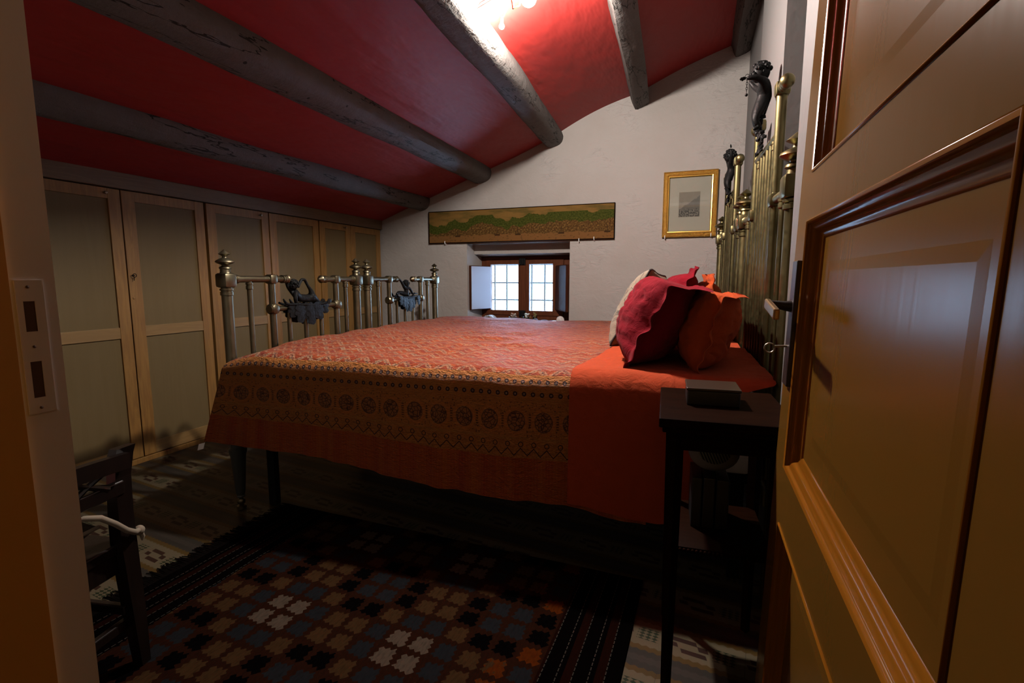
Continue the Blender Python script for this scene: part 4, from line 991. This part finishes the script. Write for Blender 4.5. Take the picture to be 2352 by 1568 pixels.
P0, P1 = -1.712, -0.035
def vmap(b): # denser in the near drop
    return (b / 0.42) * 0.56 if b < 0.42 else 0.56 + (b - 0.42) / 0.58 * (VT - 0.56)
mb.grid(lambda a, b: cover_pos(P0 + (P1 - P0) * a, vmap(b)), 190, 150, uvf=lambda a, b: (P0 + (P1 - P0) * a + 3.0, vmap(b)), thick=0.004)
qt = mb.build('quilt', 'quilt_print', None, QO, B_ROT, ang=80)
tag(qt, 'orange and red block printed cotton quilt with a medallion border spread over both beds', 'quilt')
mb = MB(); mb.box(-1.845, -1.812, 1.553, 1.556, 0.292, 0.320, 0.001, lambda c: (c.x + 0.35 * (c.z - 0.32), c.y, c.z + 0.3 * (c.x + 1.83))); mb.build('care_label', 'white_paint', qt, QO, smooth=False)
# ---- orange sheet turned down over the head end
mb = MB(); SP0, SP1 = -0.288, 0.122
def sheet_p(a, v):
    # edge drifts slightly on top, and the hem swings
    e0 = SP0 + 0.075 * max(0, min(1, (v - 0.46) / 0.5))
    e1 = SP1 + (0.20) * max(0, min(1, (v - 0.36) / 0.06))
    return e0 + (e1 - e0) * a
def sheet_hem(p): return 0.262 - 0.028 * max(0, min(1, (p + 0.25) / 0.18)) + 0.030 * max(0, min(1, (p - 0.0) / 0.12))
mb.grid(lambda a, b: cover_pos(sheet_p(a, vmap(b)), vmap(b), 0.009, False, sheet_hem(sheet_p(a, vmap(b)))), 60, 150, thick=0.002)
tag(mb.build('bed_sheet', 'orange_sheet', None, (0, 2.6, 0.66), B_ROT, ang=80), 'plain bright orange sheet folded back over the head end of the beds', 'sheet')

# ================================================================== pillows
def pillow(name, mat, c, W, L, T, wd_, ld_, lab, cat, flange=0.0, seed=0, group=None, droop=None, wr=1.0, piping=None, front_mat=None, sag=0.0, pinch=0.10):
    """c centre, wd_ = direction up the slope (width), ld_ = direction along the length"""
    wv_ = Vector(wd_).normalized(); lv = Vector(ld_).normalized(); lv = (lv - wv_ * lv.dot(wv_)).normalized(); nv_ = wv_.cross(lv).normalized()
    c = Vector(c); org = c - wv_ * (W / 2); fu = flange / (W / 2); fl_ = flange / (L / 2)
    def pos(u, v, side):
        U, V_ = u * (1 + fu), v * (1 + fl_)
        uc, vc = max(-1, min(1, U)), max(-1, min(1, V_))
        th = max(0.0, (1 - abs(uc) ** 2.6)) ** 0.62 * max(0.0, (1 - abs(vc) ** 3.2)) ** 0.62
        cr_ = 1 - 0.07 * abs(uc) ** 5 * abs(vc) ** 5
        px_ = cr_ * U * (1 - pinch * (1 - abs(vc) ** 2) * abs(uc) ** 2 * 0.5); py_ = cr_ * V_ * (1 - pinch * (1 - abs(uc) ** 2) * abs(vc) ** 2)
        q = Vector((px_ * 2.6 + seed, py_ * 4.0, side * 2.0))
        t_ = T / 2 * th * (1 + 0.10 * wr * noise.noise(q)) + 0.006 * wr * noise.noise(q * 3.1) * th ** 0.5 + 0.006 * wr * (1 - abs(2 * abs(noise.noise(q * 1.7 + Vector((3, 1, 0)))) - 0.2)) * th
        edge = max(0, max(abs(U), abs(V_)) - 0.82)
        off = 0.016 * wr * edge * 4 * noise.noise(Vector((U * 3.3 + seed, V_ * 5.0, 9)))
        loc = c + wv_ * (px_ * W / 2) + lv * (py_ * L / 2) + nv_ * (side * (t_ + 0.0012) + off)
        if sag: loc += Vector((0, 0, -sag * (uc * 0.5 + 0.5) ** 2 * (1 - th)))
        if droop and U > 0.75: loc += Vector(droop) * (U - 0.75) ** 1.0
        return loc
    n1_, n2_ = 56, 72
    f = lambda a, b: pos(a * 2 - 1, b * 2 - 1, 1); g = lambda a, b: pos(a * 2 - 1, b * 2 - 1, -1)
    mb = MB(); mb.grid(f, n1_, n2_)
    mb2 = MB() if front_mat else mb
    mb2.grid(g, n1_, n2_)
    W1 = n2_ + 1
    if not front_mat:
        K = (n1_ + 1) * W1
        ring = [i * W1 for i in range(n1_ + 1)] + [n1_ * W1 + j for j in range(1, W1)] + [i * W1 + n2_ for i in range(n1_ - 1, -1, -1)] + [j for j in range(n2_ - 1, 0, -1)]
        for a, b in zip(ring, ring[1:] + ring[:1]): mb.f.append((b, a, a + K, b + K))
    if front_mat or piping:
        t = thing(name, lab, cat, org, B_ROT, group)
        mb.build('cover_front', front_mat or mat, t, org, ang=70)
        if front_mat: mb2.build('cover_back', mat, t, org, ang=70)
        rp = [f(0, k / 30) for k in range(31)] + [f(k / 30, 1) for k in range(1, 31)] + [f(1, 1 - k / 30) for k in range(1, 31)] + [f(1 - k / 30, 0) for k in range(1, 31)]
        m3 = MB(); m3.tube(rp, 0.0045, 8, cap=False); m3.build('piping', piping, t, org)
        return t
    return tag(mb.build(name, mat, None, org, B_ROT, ang=75), lab, cat, group)
# wd_/ld_ in bed frame (p, a, z)
pillow('maroon_pillow', 'maroon_cloth', (-0.035, 1.985, 0.862), 0.345, 0.60, 0.22, (0.46, 0, 0.89), (0.02, 1, 0), 'crumpled maroon pillow leaning against orange pillow, nearest the doorway', 'pillow', 0.045, 1, droop=(0.16, 0, -0.16), wr=1.5)
pillow('maroon_pillow', 'maroon_cloth', (0.055, 2.78, 0.875), 0.34, 0.62, 0.18, (0.28, 0, 0.96), (0.0, 1, 0), 'maroon pillow on the far bed, its corner peeking above the near maroon pillow', 'pillow', 0.045, 5, droop=(0.06, 0, -0.03), wr=1.2)
pillow('orange_pillow', 'orange_pillow_cloth', (0.148, 1.985, 0.838), 0.300, 0.60, 0.18, (0.33, 0, 0.94), (0.02, 1, 0), 'bright orange pillow behind the near maroon one, against the brass rails', 'pillow', 0.040, 9, droop=(0.07, 0, -0.12), wr=1.5)
pillow('orange_pillow', 'orange_pillow_cloth', (0.185, 2.75, 0.850), 0.29, 0.60, 0.15, (0.12, 0, 0.99), (0.0, 1, 0), 'orange pillow on the far bed, only its top showing past the near one', 'pillow', 0.04, 13, wr=1.3)
pillow('patterned_cushion', 'tan_cloth', (-0.112, 2.375, 0.862), 0.385, 0.42, 0.15, (0.44, 0, 0.90), (0.20, 1, 0.0), 'cream cushion with scroll embroidery and black piping, leaning on the pillows', 'cushion', 0.0, 17, wr=0.5, piping='piping', front_mat='embroidered_cloth', pinch=0.16)

# ================================================================== bedside table and what is on it
NO = (0.14, 1.32, 0)
nt_ = thing('bedside_table', 'dark wooden bedside table with moulded top between bed and open door', 'table', NO, B_ROT)
mb = MB(); mb.box(-0.004, 0.285, 1.146, 1.490, 0.668, 0.690, 0.003); mb.build('tabletop', 'dark_wood', nt_, NO, smooth=False)
mb = MB(); mb.box(0.004, 0.281, 1.154, 1.484, 0.655, 0.668, 0.003); mb.build('moulding', 'dark_wood', nt_, NO, smooth=False)
mb = MB(); mb.box(0.026, 0.262, 1.178, 1.192, 0.610, 0.655); mb.box(0.026, 0.262, 1.455, 1.469, 0.610, 0.655); mb.box(0.026, 0.040, 1.19, 1.46, 0.610, 0.655); mb.box(0.250, 0.264, 1.19, 1.46, 0.610, 0.655); mb.build('apron', 'dark_wood', nt_, NO, smooth=False)
for px_ in (0.034, 0.252):
    for py_ in (1.186, 1.462):
        mb = MB(); mb.tube([(px_, py_, 0), (px_, py_, 0.56), (px_, py_, 0.656)], [0.012, 0.0185, 0.0185], 4, sect=None); mb.build('leg', 'dark_wood', nt_, NO, smooth=False)
mb = MB(); mb.box(0.030, 0.256, 1.19, 1.46, 0.356, 0.370, 0.002)
for k in range(24): mb.ball((0.036 + k * 0.0093, 1.188, 0.363), 0.0045, 8)
mb.build('shelf', 'dark_wood', nt_, NO)
BO = (0.12, 1.37, 0.69)
t = thing('black_box', 'small black box with a brown lid on the bedside table', 'box', BO, B_ROT)
mb = MB(); mb.box(0.060, 0.182, 1.290, 1.400, 0.690, 0.727, 0.003); mb.build('box_body', 'black_box', t, BO, smooth=False)
mb = MB(); mb.box(0.058, 0.184, 1.288, 1.402, 0.727, 0.734, 0.002); mb.build('lid', 'brown_lid', t, BO, smooth=False)
# cushion-like bag with leaf print and dark books on the shelf below
lp = M['leaf_print']; Q = Mat('leaf_print2'); 
x, y, z = Q.xyz()
e_ = ((x - 0.0) / 0.040); g_ = ((z - 0.062) / 0.036); inside = (e_ * e_ + g_ * g_).lt(1.0)
ray_ = ((x * 900.0 * 0.05 + z * 20.0) * 3.0).fr().lt(0.35)
Q.color(Q.mix(inside, (0.42, 0.36, 0.30), Q.mix(ray_, (0.01, 0.01, 0.01), (0.40, 0.36, 0.20)))); M['leaf_print2'] = Q.m; Q.b.inputs['Roughness'].default_value = 0.8
mb = MB(); mb.ball((0.135, 1.36, 0.555), 0.055, 24, (1.15, 0.55, 0.95)); 
tag(mb.build('printed_bag', 'leaf_print2', None, (0.135, 1.36, 0.503), B_ROT), 'rounded cream pouch with black leaf print on the shelf under the tabletop', 'pouch')
for k, (b0_, b1_, h_, lab) in enumerate(((0.082, 0.106, 0.130, 'dark book at the bed end of the shelf under the bedside table'), (0.109, 0.137, 0.132, 'black book in the middle of the shelf under the bedside table'), (0.140, 0.170, 0.1295, 'thick dark book toward the door on the shelf under the bedside table'))):
    mb = MB(); mb.box(b0_, b1_, 1.30, 1.42, 0.370, 0.370 + h_, 0.002); tag(mb.build('book', 'black_box', None, ((b0_ + b1_) / 2, 1.36, 0.37), B_ROT, smooth=False), lab, 'book')

# ================================================================== rug
RR = math.radians(-1.5)
RO = (-1.665, 0.0, 0.0)
RU = (-1.66, -0.05)
t = thing('kilim_rug', 'dark flat woven rug with stepped star pattern and black fringe', 'rug', (-1.66, 0.385, 0.0), 0.0)
t.rotation_euler = (0, 0, RR)
mb = MB(); mb.grid(lambda a, b: (0.0 + 1.50 * a, 0.0 + 1.265 * b, 0.007 + 0.0015 * noise.noise(Vector((a * 9, b * 11, 0)))), 60, 60, thick=0.006)
o = mb.build('rug_field', 'kilim', t, smooth=True, ang=60)
mb = MB(); rnd = random.Random(11)
for k in range(300):
    y_ = 1.265 * (k + 0.5) / 300; L = rnd.uniform(0.05, 0.085); dy_ = rnd.uniform(-0.018, 0.018)
    mb.tube([(0.004, y_, 0.006), (-L * 0.5, y_ + dy_ * 0.3, 0.006), (-L, y_ + dy_, 0.003)], [0.0028, 0.0026, 0.0016], 5)
o = mb.build('fringe', 'fringe', t); o['kind'] = 'stuff'

# ================================================================== low chair by the doorway, seen from behind
CO = (-1.32, 0.60, 0); CR = 0.0
ch = thing('low_chair', 'low dark wooden chair with pierced back beside the left door jamb', 'chair', CO)
bd = Vector((0.19, -0.98, 0)).normalized(); sd_ = Vector((-0.98, -0.19, 0)).normalized()   # along the back (toward the camera), and into the seat
C0 = Vector((-1.318, 0.772, 0))
def cp(l, s_, z): return C0 + bd * l + sd_ * s_ + Vector((0, 0, z))
def cbox(mb, l0, l1, s0, s1, z0, z1, bev=0.0, lean=0.0): mb.box(l0, l1, s0, s1, z0, z1, bev, lambda c: cp(c.x, c.y - lean * max(0, c.z - 0.36), c.z))
for k, l in enumerate((0.0, 0.37)):
    s_ = 1 if k == 0 else -1
    mb = MB()
    prof = [(0.0, 0.0, 0.012, 0.014), (0.15, 0.0, 0.017, 0.017), (0.34, 0.0, 0.020, 0.018), (0.42, 0.0, 0.020, 0.016), (0.52, -0.004, 0.021, 0.013), (0.575, -0.012, 0.024, 0.012), (0.595, -0.018, 0.025, 0.011)]
    vs = []
    for z_, off, hw, hd in prof:
        ls = l - s_ * (0.018 * (1 - z_ / 0.35) if z_ < 0.35 else -off * 0.3)
        for dx_, dy_ in ((-hw, -hd), (hw, -hd), (hw, hd), (-hw, hd)): vs.append(tuple(cp(ls + dx_, off * 1.0 + dy_, z_)))
    n_ = len(prof); fs = [(i * 4 + j, i * 4 + (j + 1) % 4, i * 4 + 4 + (j + 1) % 4, i * 4 + 4 + j) for i in range(n_ - 1) for j in range(4)] + [(3, 2, 1, 0), tuple(range(4 * n_ - 4, 4 * n_))]
    mb.add(vs, fs); mb.build('back_post', 'chair_wood', ch, CO, smooth=False)
for l in (0.02, 0.35):
    mb = MB(); cbox(mb, l - 0.016, l + 0.016, 0.30, 0.332, 0, 0.345, 0.003); mb.build('leg', 'chair_wood', ch, CO, smooth=False)
mb = MB(); mb.grid(lambda a, b: cp(0.37 * a, -0.026 + 0.006 * math.sin(PI * a) - 0.0, 0.545 + 0.038 * b + 0.006 * math.sin(PI * a)), 16, 4, thick=0.018); mb.build('crest_rail', 'chair_wood', ch, CO)
mb = MB(); cbox(mb, 0.0, 0.37, -0.020, -0.004, 0.478, 0.512, 0.003); mb.build('lower_back_rail', 'chair_wood', ch, CO, smooth=False)
for k in range(3):
    l = 0.085 + 0.10 * k
    mb = MB()
    for s_ in (-1, 1): mb.tube([cp(l - s_ * 0.045, -0.014, 0.505), cp(l - s_ * 0.012, -0.014, 0.522), cp(l + s_ * 0.012, -0.014, 0.534), cp(l + s_ * 0.045, -0.014, 0.552)], [0.010, 0.007, 0.007, 0.010], 8)
    mb.build('back_cross', 'chair_wood', ch, CO)
mb = MB(); cbox(mb, -0.015, 0.385, 0.0, 0.34, 0.325, 0.352, 0.004); mb.build('seat', 'chair_wood', ch, CO, smooth=False)
mb = MB(); cbox(mb, 0.0, 0.37, 0.005, 0.020, 0.275, 0.325); cbox(mb, 0.0, 0.37, 0.31, 0.325, 0.275, 0.325); cbox(mb, 0.01, 0.022, 0.01, 0.32, 0.275, 0.325); cbox(mb, 0.348, 0.36, 0.01, 0.32, 0.275, 0.325); mb.build('apron', 'chair_wood', ch, CO, smooth=False)
for a in ((0.0, 0.37, 0.003, 0.020, 0.12, 0.145), (0.0, 0.016, 0.0, 0.32, 0.16, 0.185), (0.352, 0.368, 0.0, 0.32, 0.16, 0.185)):
    mb = MB(); cbox(mb, *a, 0.003); mb.build('stretcher', 'chair_wood', ch, CO, smooth=False)
mb = MB()
def pad(a, b, s_):
    u_, w_ = a * 2 - 1, b * 2 - 1; th = (max(0, 1 - abs(u_) ** 4) * max(0, 1 - abs(w_) ** 4)) ** 0.5
    return cp(0.198 + 0.170 * u_, 0.185 + 0.150 * w_, 0.400 + s_ * 0.046 * th)
mb.grid(lambda a, b: pad(a, b, 1), 20, 20); mb.grid(lambda a, b: pad(a, b, -1), 20, 20)
pdo = cp(0.185, 0.17, 0.352)
sc_ = thing('seat_cushion', 'flat seat cushion with cream cord trim tied to the low chair', 'cushion', tuple(pdo))
mb.build('cushion_pad', 'seat_cloth', sc_, tuple(pdo))
mb = MB()
mb.tube([cp(0.24, 0.035, 0.462), cp(0.15, 0.020, 0.462), cp(0.10, -0.010, 0.460), cp(0.074, -0.028, 0.450), cp(0.042, -0.030, 0.420), cp(0.015, -0.030, 0.390), cp(-0.006, -0.030, 0.374), cp(-0.028, -0.018, 0.368)], [0.0045, 0.006, 0.0065, 0.007, 0.007, 0.007, 0.007, 0.006], 10)
mb.ball(cp(-0.030, -0.016, 0.366), 0.0125, 12); mb.tube([cp(-0.032, -0.018, 0.362), cp(-0.034, -0.020, 0.348), cp(-0.032, -0.020, 0.338)], [0.006, 0.006, 0.002], 8)
mb.tube([pad(k / 20, 0, 0) for k in range(21)], 0.005, 8)
mb.build('cord_tie', 'cord', sc_, tuple(pdo))
mb = MB(); cbox(mb, 0.09, 0.29, 0.09, 0.29, 0.448, 0.457, 0.001)
tag(mb.build('magazine', 'magazine', None, tuple(cp(0.2, 0.16, 0.448)), smooth=False), 'pinkish magazine lying on the seat of the low chair', 'magazine')

# ================================================================== open door on the right
DX, DY0, DY1 = 0.177, 0.315, 1.128
do = bpy.data.objects.new('door_1', None); COL.objects.link(do); do['kind'] = 'structure'
do.location = (DX, DY0, 0.0); do.rotation_euler = (0, math.radians(1.3), 0)
do.location = (DX - 0.023, DY0, 0.008)
DO = (DX, DY0, 0.0)
mb = MB()
PA0, PA1 = 0.395, 1.030
for a, b in ((DY0, PA0), (PA1, DY1)): mb.box(DX, DX + 0.032, a, b, 0.004, 2.03)
for z0, z1 in ((0.004, 0.09), (0.530, 0.640), (1.095, 1.178), (1.90, 2.03)): mb.box(DX, DX + 0.032, PA0, PA1, z0, z1)
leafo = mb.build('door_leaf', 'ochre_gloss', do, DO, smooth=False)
mb = MB(); mb.box(DX + 0.001, DX + 0.032, DY1, DY1 + 0.003, 0.004, 2.03); mb.box(DX + 0.032, DX + 0.0345, DY0, DY1 + 0.003, 0.004, 2.03); mb.build('painted_edge', 'edge_white', do, DO, smooth=False)
for z0, z1 in ((0.09, 0.530), (0.640, 1.095), (1.178, 1.90)):
    mw = 0.033                                  # moulding runs down from the frame face to the sunk panel
    mb = MB(); vs = []
    for ins, x_ in ((mw - 0.004, DX + 0.0235), (mw + 0.040, DX + 0.0233), (mw + 0.056, DX + 0.0222), (0.30, DX + 0.0220)):
        i2 = min(ins, (z1 - z0) / 2 - 0.005)
        for Y, Z in ((PA0 + i2, z0 + i2), (PA1 - i2, z0 + i2), (PA1 - i2, z1 - i2), (PA0 + i2, z1 - i2)): vs.append((x_, Y, Z))
    fs = [(r_ * 4 + j, r_ * 4 + (j + 1) % 4, (r_ + 1) * 4 + (j + 1) % 4, (r_ + 1) * 4 + j) for r_ in range(3) for j in range(4)] + [(12, 13, 14, 15)]
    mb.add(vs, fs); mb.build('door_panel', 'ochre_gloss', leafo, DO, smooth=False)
    pr = [(-0.001, 0.002), (0.0, -0.002), (0.002, -0.003), (0.005, -0.001), (0.007, 0.003), (0.009, 0.006), (0.014, 0.008), (0.018, 0.012), (0.021, 0.017), (0.025, 0.0185), (0.029, 0.0205), (mw, 0.0245)]
    vs = []
    for i2, h_ in pr:
        for Y, Z in ((PA0 + i2, z0 + i2), (PA1 - i2, z0 + i2), (PA1 - i2, z1 - i2), (PA0 + i2, z1 - i2)): vs.append((DX + h_, Y, Z))
    mb = MB(); mb.add(vs, [(r_ * 4 + j, r_ * 4 + (j + 1) % 4, (r_ + 1) * 4 + (j + 1) % 4, (r_ + 1) * 4 + j) for r_ in range(len(pr) - 1) for j in range(4)])
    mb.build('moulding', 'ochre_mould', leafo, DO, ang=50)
# long backplate, lever and key
mb = MB(); mb.box(DX - 0.009, DX, 1.040, 1.085, 0.792, 1.026, 0.002); hp_ = mb.build('backplate', 'plate_dark', do, DO, smooth=False)
mb = MB(); mb.tube([(DX - 0.006, 1.062, 0.942), (DX - 0.020, 1.062, 0.942), (DX - 0.047, 1.062, 0.946)], [0.012, 0.009, 0.006], 14); mb.build('lever_neck', 'plate_dark', hp_, DO)
mb = MB(); mb.box(DX - 0.053, DX - 0.043, 0.945, 1.075, 0.934, 0.953, 0.003, lambda c: (c.x, c.y, c.z - 0.10 * (1.06 - c.y))); mb.build('lever', 'lever_brass', hp_, DO, smooth=False)
mb = MB(); mb.tube([(DX - 0.004, 1.068, 0.866), (DX - 0.030, 1.068, 0.864)], 0.0022, 8)
mb.tube([(DX - 0.038 + 0.009 * math.cos(q), 1.068, 0.860 + 0.009 * math.sin(q)) for q in [2 * PI * j / 16 for j in range(17)]], 0.0016, 8); mb.build('key', 'steel', hp_, DO)
mb = MB(); mb.box(DX + 0.036, DX + 0.045, 1.04, 1.085, 0.81, 1.0, 0.002); mb.build('backplate', 'plate_dark', do, DO, smooth=False)
for z in (0.25, 1.05, 1.80):
    mb = MB(); mb.tube([(DX + 0.034, DY0 + 0.004, z), (DX + 0.034, DY0 + 0.004, z + 0.09)], 0.006, 10); mb.build('hinge', 'ochre_mould', do, DO)

calibrate()
